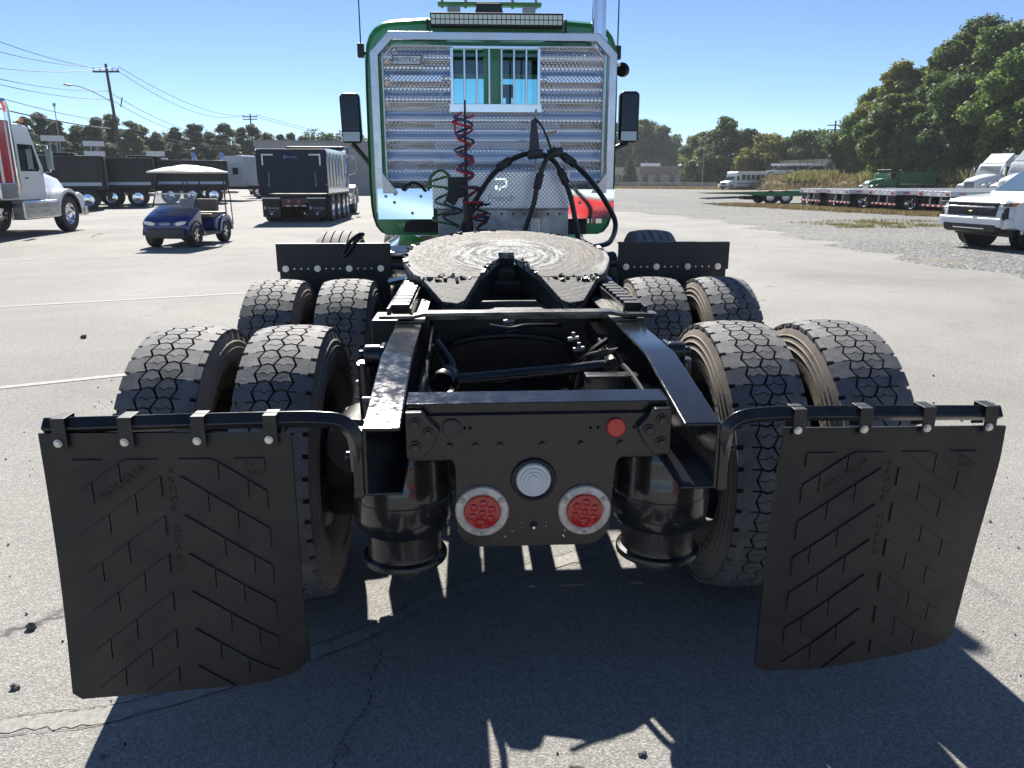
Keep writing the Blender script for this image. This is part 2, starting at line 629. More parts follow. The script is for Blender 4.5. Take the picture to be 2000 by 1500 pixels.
def tyre_mesh(name, drive=True, RAD=.515, wall=None):
    mb = MB()
    half = [(.285, -.100), (.300, -.116), (.345, -.134), (.385, -.141), (.405, -.142), (.409, -.146), (.413, -.142), (.430, -.140), (.434, -.144), (.438, -.139), (.452, -.136), (.456, -.139), (.460, -.134), (.476, -.129), (.488, -.124)]
    grv = [(.494, -.116), (.4985, -.09), (.500, 0)]
    prof = half + grv + [(r, -h) for r, h in reversed(half + grv[:-1])]
    k = RAD / .515
    mb.mat(2).lathe([(r * k, h) for r, h in half], ax=(1, 0, 0), n=80)
    mb.lathe([(r * k, -h) for r, h in half], ax=(1, 0, 0), n=80)
    base = [half[-1]] + grv + [(r, -h) for r, h in reversed(grv[:-1] + [])] + [(half[-1][0], -half[-1][1])]
    mb.mat(1).lathe([(r * k, h) for r, h in base], ax=(1, 0, 0), n=80)
    mb.mat(0)
    def ext(poly, r_in=.499, drop=0):
        n = len(poly)
        vs = []
        for u, v in poly:
            ro = (.516 - .011 * (abs(u) / .12) ** 2.2 - drop) * k
            a = v / RAD
            vs.append((u, math.cos(a) * ro, math.sin(a) * ro))
        for u, v in poly:
            ri = (r_in - .008 * (abs(u) / .12) ** 2) * k
            a = v / RAD
            vs.append((u, math.cos(a) * ri, math.sin(a) * ri))
        mb.add(vs, [tuple(range(n))])
        mb.add(vs, [(i, (i + 1) % n, n + (i + 1) % n, n + i) for i in range(n)])
    if drive:
        NP = 44
        P = 2 * math.pi * RAD / NP
        g = .0038
        for q in range(NP):
            for side in (-1, 1):
                v0 = q * P + (0 if side < 0 else P / 2)
                vm, v1 = v0 + P / 2, v0 + P
                # hexagon centre block, cut in two by a zigzag sipe
                lo = [(-.050, v0), (-.030, v0 + .007), (-.010, v0), (.010, vm), (-.008, vm + .006), (-.022, vm - .005), (-.038, vm + .005), (-.066, vm)]
                hi = [(-.066, vm), (-.038, vm + .005), (-.022, vm - .005), (-.008, vm + .006), (.010, vm), (-.010, v1), (-.030, v1 + .007), (-.050, v1)]
                sh = [(-.108, v0), (-.082, v0), (-.082, v0 + .003), (-.050, v0 + .003), (-.066, vm), (-.050, v1 - .003), (-.082, v1 - .003), (-.082, v1), (-.108, v1)]
                lg = [(-.1275, v0 + .009), (-.107, v0 + .007), (-.107, v1 - .007), (-.1275, v1 - .009)]
                gl = [g, g, g,   .0017,   .0017,   .0017,   .0017, g]
                gh = [  .0017,   .0017,   .0017,   .0017, g, g, g, g]
                gs = [0, 0, 0, g, g, 0, 0, 0, 0]
                for poly, gg, dr in ((lo, gl, 0), (hi, gh, 0), (sh, gs, 0), (lg, 0, .001)):
                    pp = offset_poly(poly, gg) if gg != 0 else poly
                    if side > 0:
                        pp = [(-u, v) for u, v in pp]
                    ext(pp, drop=dr)
                # short cut running into the shoulder from each zigzag point
    else:
        for u0, u1 in ((-.124, -.083), (-.074, -.031), (-.022, .022), (.031, .074), (.083, .124)):
            n = 90
            for q in range(n):
                v0, v1 = q * 2 * math.pi * RAD / n, (q + 1) * 2 * math.pi * RAD / n
                ext([(u0, v0), (u1, v0), (u1, v1), (u0, v1)])
    if drive:   # moulded sidewall lettering
        vs, fs = text2d('VANTAGO', .062)
        wd_ = max(v[0] for v in vs)
        for sx in (-1, 1):
            for a0 in (0.3, 2.4, 4.5):
                ps = []
                for x, y in vs:
                    r_ = .345 + y; a = a0 + sx * (x - wd_ / 2) * 1.25 / .37
                    ps.append((sx * (.1375 + .0045 * min(1, max(0, (r_ - .345) / .04))), math.cos(a) * r_, math.sin(a) * r_))
                mb.mat(1).add(ps, fs)
    return mb.mesh(name, [TREAD, CARC, wall or WALL], smooth=30)

DRV = tyre_mesh('drive_tyre')
RIB = tyre_mesh('rib_tyre', False, .50)
TREADL = pbr('pale_dusty_rib_rubber', (.16, .155, .145), .8, col2=(.26, .25, .235), nscale=20)
RIB.materials[0] = TREADL
rm = MB()
rm.lathe([(.286, -.10), (.275, -.095), (.262, -.07), (.255, .0), (.24, .02), (.19, .05), (.15, .055), (.12, .03), (.06, .02), (.0, .02)], ax=(1, 0, 0), n=40)
rm.lathe([(.286, .10), (.275, .095), (.262, .07), (.255, .0)], ax=(1, 0, 0), n=40)
RIMB = rm.mesh('rim', pbr('black_steel_rim', (.03, .03, .03), .5, col2=(.09, .075, .06), nscale=10))
hb = MB()
hb.cyl((-.02, 0, 0), (.14, 0, 0), .11, .085, 20)
for q in range(10):
    a = q * math.pi / 5
    hb.cyl((.04, .155 * math.cos(a), .155 * math.sin(a)), (.085, .155 * math.cos(a), .155 * math.sin(a)), .016, n=6)
HUB = hb.mesh('hub', GRIME)
def wheel(x, y, z, tyre, flip=False, hub=True, spin=0.):
    wl = bpy.data.objects.new('wheel', None)
    COL.objects.link(wl)
    wl.parent = truck
    wl.location = (x, y, z)
    wl.rotation_euler = (spin, 0, 0)
    if flip:
        wl.rotation_euler = (spin, 0, math.pi)
    obj('tyre', tyre, wl); obj('rim', RIMB, wl)
    if hub: obj('hub', HUB, wl)
    return wl
AX1, AX2, AX3, AXS = 1.05, 2.41, 3.50, 7.55
for ay in (AX1, AX2):
    for sx in (-1, 1):
        wheel(sx * .825, ay, .515, DRV, sx < 0, True, rnd.random() * 6)
        wheel(sx * 1.195, ay, .515, DRV, sx < 0, True, rnd.random() * 6)
for sx in (-1, 1):
    wheel(sx * 1.045 + .01, AX3, .715, RIB, sx < 0)
    wheel(sx * 1.02, AXS, .50, RIB, sx < 0)

# ---- frame rails (bent C channel)
RAILM = bpy.data.materials.new('rail_gloss_black')
t, b = nodes(RAILM)
b.inputs['Base Color'].default_value = (.012, .012, .014, 1)
tco = t.nodes.new('ShaderNodeTexCoord').outputs['Object']
rn = noise(t, 26, 6, .7, vec=tco)
ra = ramp(t, rn.outputs['Fac'], [(.42, .07), (.62, .16)])
t.links.new(ra.outputs[0], b.inputs['Roughness'])
b.inputs['Coat Weight'].default_value = .0
b.inputs['Coat Roughness'].default_value = .16
scm = ramp(t, noise(t, 60, 4, .8, vec=tco, dist=2).outputs['Fac'], [(.66, 0.), (.70, 1.)])
t.links.new(mix(t, scm.outputs[0], (.012, .012, .014), (.16, .15, .14)), b.inputs['Base Color'])
bump(t, b, noise(t, 44, 6, .68, vec=tco, dist=.6).outputs['Fac'], .085, .006)
for s in (-1, 1):
    secs = []
    for (yy, zt, zb) in ((0.0, .980, .806), (.455, 1.055, .80), (.60, 1.056, .79), (2.0, 1.056, .79), (6.6, 1.056, .79), (8.3, .95, .75)):
        xo, xi, th = s * .437, s * .345, .0095
        xw = s * (.437 - th)
        secs.append([(xo, yy, zt), (xi, yy, zt), (xi, yy, zt - th), (xw, yy, zt - th), (xw, yy, zb + th), (xi, yy, zb + th), (xi, yy, zb), (xo, yy, zb)])
    MB().loft(secs).build('frame_rail', RAILM, truck, bevel=.004, smooth=30)

# ---- rear crossmember + tail plate
xm = MB()
xm.prism([(.145, .997), (.235, 1.004), (.235, .994), (.158, .986), (.158, .84), (.145, .84)], 'x', -.3435, .3435)
xm.build('rear_crossmember', RAILM, truck, bevel=.003)
TPM = pbr('tail_plate_paint', (.009, .009, .010), .2, col2=(.016, .0155, .015), nscale=4, rough2=.36, coat=.15, bmp=.04, bscale=30)
def arc(cx, cz, r, a0, a1, n=6):
    return [(cx + r * math.cos(R(a0 + (a1 - a0) * i / n)), cz + r * math.sin(R(a0 + (a1 - a0) * i / n))) for i in range(n + 1)]
tp = [(-.34, .965), (-.34, .868), (-.295, .868)] + arc(-.275, .823, .045, 90, 0) [1:] 
tp = [(-.338, .968), (-.338, .865), (-.262, .865)] + arc(-.262, .820, .045, 90, 0, 5)[1:] + arc(-.152, .662, .065, 180, 270, 6) + arc(.128, .662, .065, 270, 360, 6) + arc(.248, .815, .045, 180, 90, 5) + [(.338, .860), (.338, .968)]
# concave corner: step the outline round the air springs
plate = MB().prism(tp, 'y', .130, .1435).build('tail_plate', TPM, truck)
holes = [MB().cyl((-.013, .1, .789), (-.013, .2, .789), .051, n=32), MB().cyl((-.012, .1, .657), (-.012, .2, .657), .012, n=16)]
for hx in (-.045, .021):
    for hz in (.650, .664):
        holes.append(MB().cyl((hx, .1, hz), (hx, .2, hz), .0032, n=8))
for hx, hz in ((-.287, .932), (-.262, .932), (-.192, .935), (-.178, .935), (.135, .93), (.155, .93), (.25, .93), (.272, .93), (-.09, .625), (.07, .622), (.072, .640), (-.07, .64)):
    holes.append(MB().cyl((hx, .1, hz), (hx, .2, hz), .0045, n=8))
cut = MB()
for h in holes:
    cut.add(h.v, h.f)
bool_cut(plate, [cut])
for hx in (-.232, -.165, -.10, .01, .112, .215):
    MB().cyl((hx, .1305, .885), (hx, .119, .885), .0085, n=6).build('bolt', BLACK, truck)
for s in (-1, 1):
    g_ = MB().prism([(s * .343, .985), (s * .30, .985), (s * .255, .935), (s * .27, .90), (s * .30, .86), (s * .343, .86)], 'y', .108, .1295).build('gusset', TPM, truck, bevel=.003)
    for hx, hz in ((.285, .928), (.318, .893), (.318, .955)):
        MB().cyl((s * hx, .1075, hz), (s * hx, .094, hz), .0115, n=6).cyl((s * hx, .1075, hz), (s * hx, .103, hz), .0165, n=16).build('bolt', BLACK, truck, bevel=.002)

BEZ = pbr('worn_lamp_bezel', (.66, .61, .54), .45, .25, col2=(.42, .37, .31), nscale=60, bmp=.2, bscale=140, bdist=.001)
def tail_lamp(x, z):
    e = bpy.data.objects.new('tail_lamp', None); COL.objects.link(e); e.parent = truck; e.location = (x, .1285, z)
    MB().lathe([(.048, .0), (.048, -.010), (.054, -.014), (.068, -.010), (.0715, -.004), (.0715, .0)], ax=(0, 1, 0), n=48).build('bezel', BEZ, e)
    l = MB().lathe([(.0495, .0), (.0488, -.011), (.046, -.0155), (.03, -.0175), (.0, -.0185)], ax=(0, 1, 0), n=40)
    for q in range(6):
        a = q * math.pi / 3 + .4
        l.lathe([(.0115, -.0168), (.010, -.020), (.006, -.0215), (0, -.022)], o=(.0265 * math.cos(a), 0, .0265 * math.sin(a)), ax=(0, 1, 0), n=12)
    l.lathe([(.0105, -.018), (.009, -.021), (.005, -.0225), (0, -.023)], ax=(0, 1, 0), n=12)
    l.build('lens', REDL, e, smooth=50)
    for a in (90 + 180, 35, 145):
        p = (.0605 * math.cos(R(a)), -.012, .0605 * math.sin(R(a)))
        MB().cyl(p, (p[0], -.0165, p[2]), .0062, n=8).build('screw', STEEL, e)
tail_lamp(-.149, .7035); tail_lamp(.124, .7005)
e = bpy.data.objects.new('backup_lamp', None); COL.objects.link(e); e.parent = truck; e.location = (-.013, .129, .789)
MB().lathe([(.0485, .02), (.0485, -.006), (.053, -.012), (.058, -.010), (.061, .0)], ax=(0, 1, 0), n=40).build('grommet', PLASTB, e)
l = MB().lathe([(.0485, .004), (.0475, -.004), (.044, -.009), (.036, -.0085), (.034, -.011), (.026, -.010), (.0245, -.0125), (.016, -.0115), (.0145, -.014), (.007, -.0135), (0, -.0145)], ax=(0, 1, 0), n=40)
l.build('lens', CLEAR, e, smooth=20)
MB().cyl((-.013, .16, .789), (-.013, .20, .789), .05, n=24).build('lamp_housing', PLASTB, truck)
MB().lathe([(.0255, .0), (.0255, -.006), (.023, -.009), (0, -.0095)], o=(.202, .1295, .931), ax=(0, 1, 0), n=32).build('red_reflector', REDR, truck)
MB().lathe([(.0255, .0), (.0255, -.005), (.023, -.007), (0, -.0075)], o=(-.226, .1295, .935), ax=(0, 1, 0), n=32).build('blank_reflector', pbr('grey_black_disc', (.03, .03, .032), .45), truck)

# ---- flap hangers, straps, flaps
for s in (-1, 1):
    xo = 1.168 if s < 0 else 1.137
    z1 = 1.004 if s < 0 else .998
    path = spline([(s * .4505, .03, .86), (s * .4505, .012, .93), (s * .458, .006, .968), (s * .485, .004, z1 - .008), (s * .535, .003, z1), (s * .62, .002, z1 + .002), (s * .9, .0, z1), (s * xo, .0, z1 - .004)], 6)
    MB().tube(path, .0225, 4, ph=math.pi / 4).build('flap_hanger', BLACK, truck, bevel=.004)
    hp = MB().prism([(.0, .80), (.07, .80), (.07, .965), (.0, .955)], 'x', s * .438, s * .462)
    hp.cyl((s * .455, .035, .90), (s * .485, .035, .90), .013, n=6)
    hp.build('hanger_bracket', BLACK, truck, bevel=.004)
    xs = (-1.125, -.975, -.81, -.645) if s < 0 else (.622, .787, .945, 1.102)
    for x in xs:
        st = MB()
        st.prism([(-.026, .947), (-.0225, .947), (-.0225, z1 + .0175), (.022, z1 + .0175), (.022, .96), (.0255, .96), (.0255, z1 + .021), (-.026, z1 + .021)], 'x', x - .016, x + .016)
        so = st.build('strap', BLACKM, truck, bevel=.0015)
        MB().cyl((x - .004, -.0265, .966), (x - .004, -.034, .966), .0072, n=6).cyl((x - .004, -.0265, .966), (x - .004, -.029, .966), .0098, n=14).build('bolt', ZINC, so)

def flap(side):
    if side < 0:
        TL, TR, BL, BR = (-1.178, .987), (-.601, .978), (-1.196, .276), (-.607, .312)
        def S(s_, q, off=0.):
            x = (TL[0] * (1 - s_) + TR[0] * s_) * (1 - q) + (BL[0] * (1 - s_) + BR[0] * s_) * q
            z = (TL[1] * (1 - s_) + TR[1] * s_) * (1 - q) + (BL[1] * (1 - s_) + BR[1] * s_) * q
            y = -.014 + .012 * math.sin(math.pi * q) - .010 * q + .055 * max(0, (s_ - .72) / .28) ** 2 * max(0, (q - .55) / .45) ** 1.5
            return (x, y - off, z)
    else:
        TL, TR, BL, BR = (.590, .967), (1.152, .963), (.572, .285), (1.175, .285)
        def S(s_, q, off=0.):
            x = (TL[0] * (1 - s_) + TR[0] * s_) * (1 - q) + (BL[0] * (1 - s_) + BR[0] * s_) * q
            z = (TL[1] * (1 - s_) + TR[1] * s_) * (1 - q) + (BL[1] * (1 - s_) + BR[1] * s_) * q
            y = -.014 + .010 * math.sin(math.pi * q) + .125 * max(0, s_ - .25) ** 1.3 * max(0, q - .12) ** 1.15 * 1.35
            return (x, y - off, z)
    Wd, Ht = .58, .70
    def corner(s_, q):
        # clipped lower corners
        for (c0, d0) in ((0, .035), (1, .055)):
            ds = abs(s_ - c0)
            lim = 1 - max(0, d0 - ds) * .75
            if q > lim: q = lim
        return q
    mb = MB()
    nu, nv = 26, 30
    for off in (0., -.0095):
        mb.grid(lambda a, c: S(a, corner(a, c), off), nu, nv)
    n1 = (nu + 1) * (nv + 1)
    rim = [i for i in range(nu + 1)] + [(j + 1) * (nu + 1) - 1 for j in range(1, nv + 1)] + [nv * (nu + 1) + i for i in range(nu - 1, -1, -1)] + [j * (nu + 1) for j in range(nv - 1, 0, -1)]
    for i in range(len(rim)):
        a, c = rim[i], rim[(i + 1) % len(rim)]
        mb.f.append((a, c, c + n1, a + n1)); mb.m.append(0)
    fl = mb.build('mud_flap', RUBBER, truck, smooth=40)
    # raised chevron blocks
    cb = MB()
    H = .0045
    def block(u0, u1, va, vb, sl):
        # parallelogram strip between the two slanted lines, ends upright
        n = 5
        top, bot = [], []
        for i in range(n + 1):
            u = u0 + (u1 - u0) * i / n
            a = va + sl * abs(u); c = vb + sl * abs(u)
            a, c = max(a, .066), min(c, Ht - .026)
            if c - a < .004: 
                c = a + .0001
            top.append((u, a)); bot.append((u, c))
        if sum(c[1] - a[1] for a, c in zip(top, bot)) < .05: return
        vs, fs = [], []
        for row, off in ((top, H), (bot, H), (top, -.001), (bot, -.001)):
            for u, v in row:
                e_ = .0018 if off > 0 else 0
                vs.append(S(.5 + u / Wd, min(v / Ht, .995), off))
        m_ = n + 1
        for i in range(n):
            fs.append((i, i + 1, m_ + i + 1, m_ + i))
            fs.append((i, 2 * m_ + i, 2 * m_ + i + 1, i + 1))
            fs.append((m_ + i, m_ + i + 1, 3 * m_ + i + 1, 3 * m_ + i))
        fs += [(0, m_, 3 * m_, 2 * m_), (n, 2 * m_ + n, 3 * m_ + n, m_ + n)]
        cb.add(vs, fs)
    for k in range(-3, 8):
        va = -.115 + k * .104
        for sg in (-1, 1):
            cuts = (.022, .085, .152, .225) if k % 2 == 0 else (.022, .115, .182, .225)
            for a, c in zip(cuts[:-1], cuts[1:]):
                block(sg * (a + .0015), sg * (c - .0015), va, va + .052, .74)
    cb.build('chevron_ribs', RUBBER, fl, smooth=25)
    def put(txt, size, u, v, ang, off=.0022):
        tx = MB()
        vs, fs = text2d(txt, size)
        ca, sa = math.cos(ang), math.sin(ang)
        o = len(tx.v)
        for x, y in vs:
            uu, vv = u + x * ca - y * sa, v - (x * sa + y * ca)
            tx.v.append(S(.5 + uu / Wd, min(max(vv / Ht, 0), 1), off))
        for f in fs:
            tx.f.append(tuple(o + i for i in f)); tx.m.append(0)
        tx.build('embossed_letter' if len(txt) == 1 else 'embossed_word', RUBBER, fl, smooth=0)
    yy = .105
    for ch in 'ARMOR GUARD':
        if ch != ' ':
            put(ch, .026, -.009, yy, 0)
        yy += .026
    put('BOHELM', .034, -.16, .175, R(36), .0075)
    put('24x30', .020, .175, .09, 0); put('5402', .020, .18, .112, 0)
    return fl
flap(-1); flap(1)
# ---- air springs
for s, x in ((-1, -.388), (1, .412)):
    y0 = .45
    MB().lathe([(0, .80), (.130, .80), (.136, .79), (.137, .775), (.141, .765), (.145, .745), (.1455, .68), (.1465, .678), (.147, .63), (.1495, .628), (.151, .575), (.145, .538), (.134, .524), (.122, .528), (.118, .55)], o=(x, y0, 0), n=48).build('air_spring', pbr('air_spring_rubber', (.009, .009, .010), .2, col2=(.016, .016, .017), nscale=20, coat=.6, rough2=.3, bmp=.08, bscale=20), truck)
    MB().lathe([(.118, .56), (.116, .52), (.113, .45), (.116, .436), (.128, .430), (.131, .424), (.131, .413), (0, .413)], o=(x, y0, 0), n=40).build('spring_piston', BLACK, truck)
    mb = MB()
    mb.prism([(.28, .806), (.62, .806), (.62, .79), (.28, .79)], 'x', x - .09, x + .09)
    mb.build('spring_top_plate', BLACK, truck, bevel=.003)
    # trailing arm under the piston back to the axle
    MB().tube([(x, y0, .375), (x, .75, .36), (x, AX1 + .1, .37)], .05, 8).build('trailing_arm', GRIME, truck)
    MB().prism([(1.58, .55), (1.88, .55), (1.84, .95), (1.62, .95)], 'x', s * .445, s * .615).build('hanger_sun_blocker', GRIME, truck, bevel=.01)  # added block, stops sun falling between rail and inner tyre
# upper shock bushings standing outside each rail
for s in (-1, 1):
    mb = MB()
    mb.prism([(.48, .86), (.60, .86), (.66, .96), (.62, 1.06), (.55, 1.06), (.49, .97)], 'x', s * .4385, s * .452)
    mb.build('shock_bracket', BLACK, truck, bevel=.003)
    MB().cyl((s * .452, .60, 1.025), (s * .505, .60, 1.025), .032, n=20).cyl((s * .505, .60, 1.025), (s * .525, .60, 1.025), .018, n=6).build('shock_eye', BLACK, truck, bevel=.006)
    MB().cyl((s * .495, .60, 1.0), (s * .50, .68, .55), .035, n=16).cyl((s * .50, .68, .72), (s * .505, .72, .38), .028, n=16).build('shock_absorber', BLACK, truck)
    for zz, yy in ((.965, .30), (.90, .30), (.86, .42), (.93, .42)):
        MB().cyl((s * .437, yy, zz), (s * .475, yy, zz), .009, n=6).build('bolt', STEEL, truck)

# ---- axles, diffs, rods, hoses inside the frame
for ay in (AX1, AX2):
    mb = MB()
    mb.cyl((-1.0, ay, .515), (1.0, ay, .515), .075, n=20)
    mb.lathe([(.085, -.42), (.10, -.36), (.16, -.24), (.215, -.13), (.235, 0), (.215, .13), (.16, .24), (.10, .36), (.085, .42)], o=(.02, ay, .53), ax=(1, 0, 0), n=28)
    if ay == AX2: mb.cyl((.0, ay - .20, .56), (.0, ay - .36, .585), .12, .07, 20)
    mb.cyl((0, ay + .15, .60), (0, ay + .40, .62), .14, .08, 20)
    mb.build('drive_axle', GRIME, truck)
    for s in (-1, 1):
        MB().cyl((s * .60, ay - .02, .515), (s * .70, ay - .02, .515), .205, n=28).build('brake_drum', GRIME, truck, bevel=.01)
        MB().cyl((s * .56, ay - .40, .70), (s * .56, ay - .12, .68), .098, n=20).cyl((s * .56, ay - .12, .68), (s * .56, ay + .02, .64), .03, n=8).build('chamber_sun_blocker', GRIME, truck, bevel=.015)  # unseen cylinders added and widened to shade the ground beside the tyres
        MB().prism([(ay - .22, .43), (ay + .22, .43), (ay + .16, .80), (ay - .05, .84), (ay - .18, .74)], 'x', s * .445, s * .605).build('axle_seat_blocker', GRIME, truck, bevel=.01)  # seat widened outwards to close the sunlit gap above the axle tube
MB().cyl((0, AX1 + .4, .62), (0, AX2 - .36, .59), .05, n=14).build('drive_shaft', GRIME, truck)
MB().cyl((0, AX2 + .4, .62), (0, 6.4, .72), .055, n=14).build('drive_shaft', GRIME, truck)
tr = MB()
tr.cyl((-.245, .80, .885), (.300, .80, .932), .021, n=12)
tr.lathe([(.045, -.04), (.05, -.03), (.05, .03), (.045, .04)], o=(-.262, .80, .884), ax=(.3, 1, .1), n=16)
tr.lathe([(.0, .042), (.03, .042), (.03, -.042), (.0, -.042)], o=(-.262, .80, .884), ax=(.3, 1, .1), n=12)
tr.lathe([(.0, -.03), (.032, -.03), (.036, 0), (.032, .03), (0, .03)], o=(.318, .80, .935), ax=(.2, 1, .1), n=14)
tr.build('torque_rod', BLACK, truck)
MB().box((.275, .60, .948), (.17, .06, .010)).box((.275, .632, .915), (.17, .008, .07)).box((.20, .60, .935), (.012, .05, .02)).build('valve_bracket', BLACK, truck, bevel=.003)
# inner crossmembers (deep, dark)
MB().bb(-.343, .343, 1.50, 1.512, .66, 1.02).bb(-.343, .343, 1.46, 1.50, 1.012, 1.02).build('frame_crossmember', GRIME, truck, bevel=.004)
MB().bb(-.34, .34, 1.53, 2.05, .955, .967).build('deck_sun_blocker', GRIME, truck, bevel=.003)  # added plate, keeps sun from coming down through the open frame
MB().bb(-.343, .343, 2.95, 2.962, .62, 1.03).build('frame_crossmember', GRIME, truck, bevel=.004)
MB().bb(-.343, .343, 4.3, 4.312, .62, 1.03).build('frame_crossmember', GRIME, truck, bevel=.004)
MB().tube(spline([(-.295, 1.44, .62), (-.288, 1.44, .77), (-.265, 1.44, .86), (-.187, 1.44, .895), (0, 1.44, .91), (.177, 1.44, .89), (.245, 1.44, .845), (.26, 1.44, .755), (.26, 1.45, .62)], 8), .0135, 8).build('air_hose', HOSEB, truck)
MB().tube(spline([(-.34, 1.0, .98), (-.29, .98, .93), (-.25, .95, .80), (-.24, .9, .62)], 8), .012, 8).build('air_hose', HOSEB, truck)
MB().tube(spline([(.34, 1.05, .97), (.27, 1.02, .92), (.22, .98, .80), (.2, .9, .6)], 8), .012, 8).build('air_hose', HOSEB, truck)
MB().tube(spline([(-.338, .25, .86), (-.33, .5, .88), (-.325, .9, .96), (-.335, 1.4, .98)], 8), .010, 8).build('air_hose', HOSEB, truck)
MB().tube(spline([(-.10, 1.2, 1.0), (-.02, 1.22, .985), (.05, 1.25, .99), (.2, 1.35, .97)], 6), .008, 8).build('air_hose', HOSEB, truck)
for q_, (xx, zz) in enumerate(((-.335, .93), (-.328, .905), (.334, .94), (.326, .915), (.335, .89))):
    MB().tube(spline([(xx, .20, zz - .02), (xx + .006, .6, zz + .008 * (-1) ** q_), (xx - .004, 1.1, zz), (xx, 1.8, zz + .01)], 6), .009, 6).build('wiring_harness', HOSEB, truck)
fit = MB()
for (x, y, z) in ((-.005, 1.29, .965), (-.02, 1.27, 1.0), (.225, 1.15, .95), (.24, 1.1, .92), (-.06, .95, .845)):
    fit.cyl((x - .022, y, z), (x + .022, y, z + .006), .011, n=6).cyl((x, y, z), (x, y, z + .03), .008, n=8)
fit.build('air_fittings', STEEL, truck, bevel=.002)
MB().tube(spline([(-.30, .95, .99), (-.25, .9, .93), (-.235, .83, .89)], 6), .016, 8).build('torque_arm', BLACK, truck)
MB().tube(spline([(.33, .78, .99), (.25, 1.05, .90), (.21, 1.1, .80)], 6), .010, 8).build('air_hose', HOSEB, truck)
for s in (-1, 1):
    MB().cyl((s * .20, 1.62, .80), (s * .20, 2.35, .80), .085, n=20).build('air_tank', BLACKM, truck, bevel=.02)

# ---- fifth wheel mounting
mbr = MB()
mbr.prism([(-.50, 1.083), (-.38, 1.083), (-.335, 1.0925), (.335, 1.0925), (.38, 1.083), (.505, 1.083), (.505, 1.07), (.385, 1.07), (.33, 1.0795), (-.33, 1.0795), (-.385, 1.07), (-.50, 1.07)], 'y', .965, 1.03)
mbr.bb(-.335, .335, 1.0305, 1.037, 1.055, 1.088)
mbr.build('slide_end_bar', pbr('greasy_steel_bar', (.03, .03, .03), .33, .2, col2=(.20, .19, .17), nscale=10, lo=.42, hi=.6, bmp=.2, bscale=50), truck, bevel=.002)
for s in (-1, 1):
    mb = MB()
    mb.bb(s * .385, s * .475, 1.0, 2.35, 1.0635, 1.079)
    mb.bb(s * .463, s * .475, 1.0, 2.35, 1.079, 1.105)
    mb.bb(s * .385, s * .393, 1.0, 2.35, 1.079, 1.105)
    tr_ = mb.build('slide_track', BLACK, truck, bevel=.002)
    tooth = MB().box((0, 0, 0), (.062, .026, .034)).mesh('tooth', GRIME)
    for k in range(17):
        obj('tooth', tooth, tr_, (s * .428, 1.05 + k * .078, 1.0975), (R(8), 0, 0))
    MB().bb(s * .34, s * .437, .97, 2.42, 1.0575, 1.0625).build('rail_wear_plate', pbr('worn_bare_steel', (.18, .17, .155), .4, .6, col2=(.05, .05, .05), nscale=9), truck)
    MB().prism([(1.55, 1.08), (2.2, 1.08), (2.05, 1.17), (1.72, 1.17)], 'x', s * .36, s * .385).build('saddle_bracket', GRIME, truck, bevel=.004)
MB().bb(-.36, .36, 2.28, 2.33, 1.08, 1.16).build('slide_crossbar', GRIME, truck, bevel=.006)
# ---- fifth wheel plate
FWM = bpy.data.materials.new('greased_steel_plate')
t, b = nodes(FWM)
tco = t.nodes.new('ShaderNodeTexCoord').outputs['Object']
ln = t.nodes.new('ShaderNodeVectorMath'); ln.operation = 'LENGTH'
sep = t.nodes.new('ShaderNodeSeparateXYZ'); t.links.new(tco, sep.inputs[0])
cmb = t.nodes.new('ShaderNodeCombineXYZ'); t.links.new(sep.outputs[0], cmb.inputs[0]); t.links.new(sep.outputs[1], cmb.inputs[1])
t.links.new(cmb.outputs[0], ln.inputs[0])
rad = ln.outputs['Value']
atan = math_n(t, 'ARCTAN2', sep.outputs[1], sep.outputs[0])
pv = t.nodes.new('ShaderNodeCombineXYZ')
t.links.new(math_n(t, 'MULTIPLY', rad, 46.), pv.inputs[0])
t.links.new(math_n(t, 'MULTIPLY', atan, 1.1), pv.inputs[1])
streak = noise(t, 1.0, 6, .65, vec=pv.outputs[0], dist=.4)
blotch = noise(t, 9, 6, .65, vec=tco, dist=.5)
lump = noise(t, 55, 4, .6, vec=tco, dist=.8)
rr = math_n(t, 'ADD', rad, math_n(t, 'MULTIPLY', math_n(t, 'SUBTRACT', blotch.outputs['Fac'], .5), .16))
metal = ramp(t, streak.outputs['Fac'], [(.30, (.04, .039, .038)), (.47, (.125, .122, .117)), (.56, (.175, .138, .103)), (.62, (.10, .098, .095))])
grease = ramp(t, math_n(t, 'ADD', math_n(t, 'MULTIPLY', streak.outputs['Fac'], .5), math_n(t, 'MULTIPLY', lump.outputs['Fac'], .5)), [(.45, (.010, .010, .010)), (.485, (.17, .17, .165)), (.57, (.50, .50, .49))])
gm = ramp(t, rr, [(.255, 1.), (.31, 0.)])
em = ramp(t, rr, [(.43, 0.), (.47, 1.)])
c = mix(t, gm.outputs[0], metal.outputs[0], grease.outputs[0])
c = mix(t, math_n(t, 'MULTIPLY', em.outputs[0], .7), c, grease.outputs[0])
yy_ = math_n(t, 'ADD', sep.outputs[1], math_n(t, 'MULTIPLY', math_n(t, 'SUBTRACT', blotch.outputs['Fac'], .5), .30))
dk_ = ramp(t, math_n(t, 'MULTIPLY', yy_, -1.), [(.20, 0.), (.34, .9)])
c = mix(t, dk_.outputs[0], c, mix(t, ramp(t, lump.outputs['Fac'], [(.45, 0.), (.58, 1.)]).outputs[0], (.02, .02, .02), (.16, .155, .15)))
smr = ramp(t, noise(t, 3.2, 7, .7, vec=tco, dist=1.5).outputs['Fac'], [(.60, 0.), (.70, .75)])
c = mix(t, smr.outputs[0], c, (.03, .029, .028))
t.links.new(c, b.inputs['Base Color'])
rg = ramp(t, lump.outputs['Fac'], [(.35, .6), (.65, .8)])
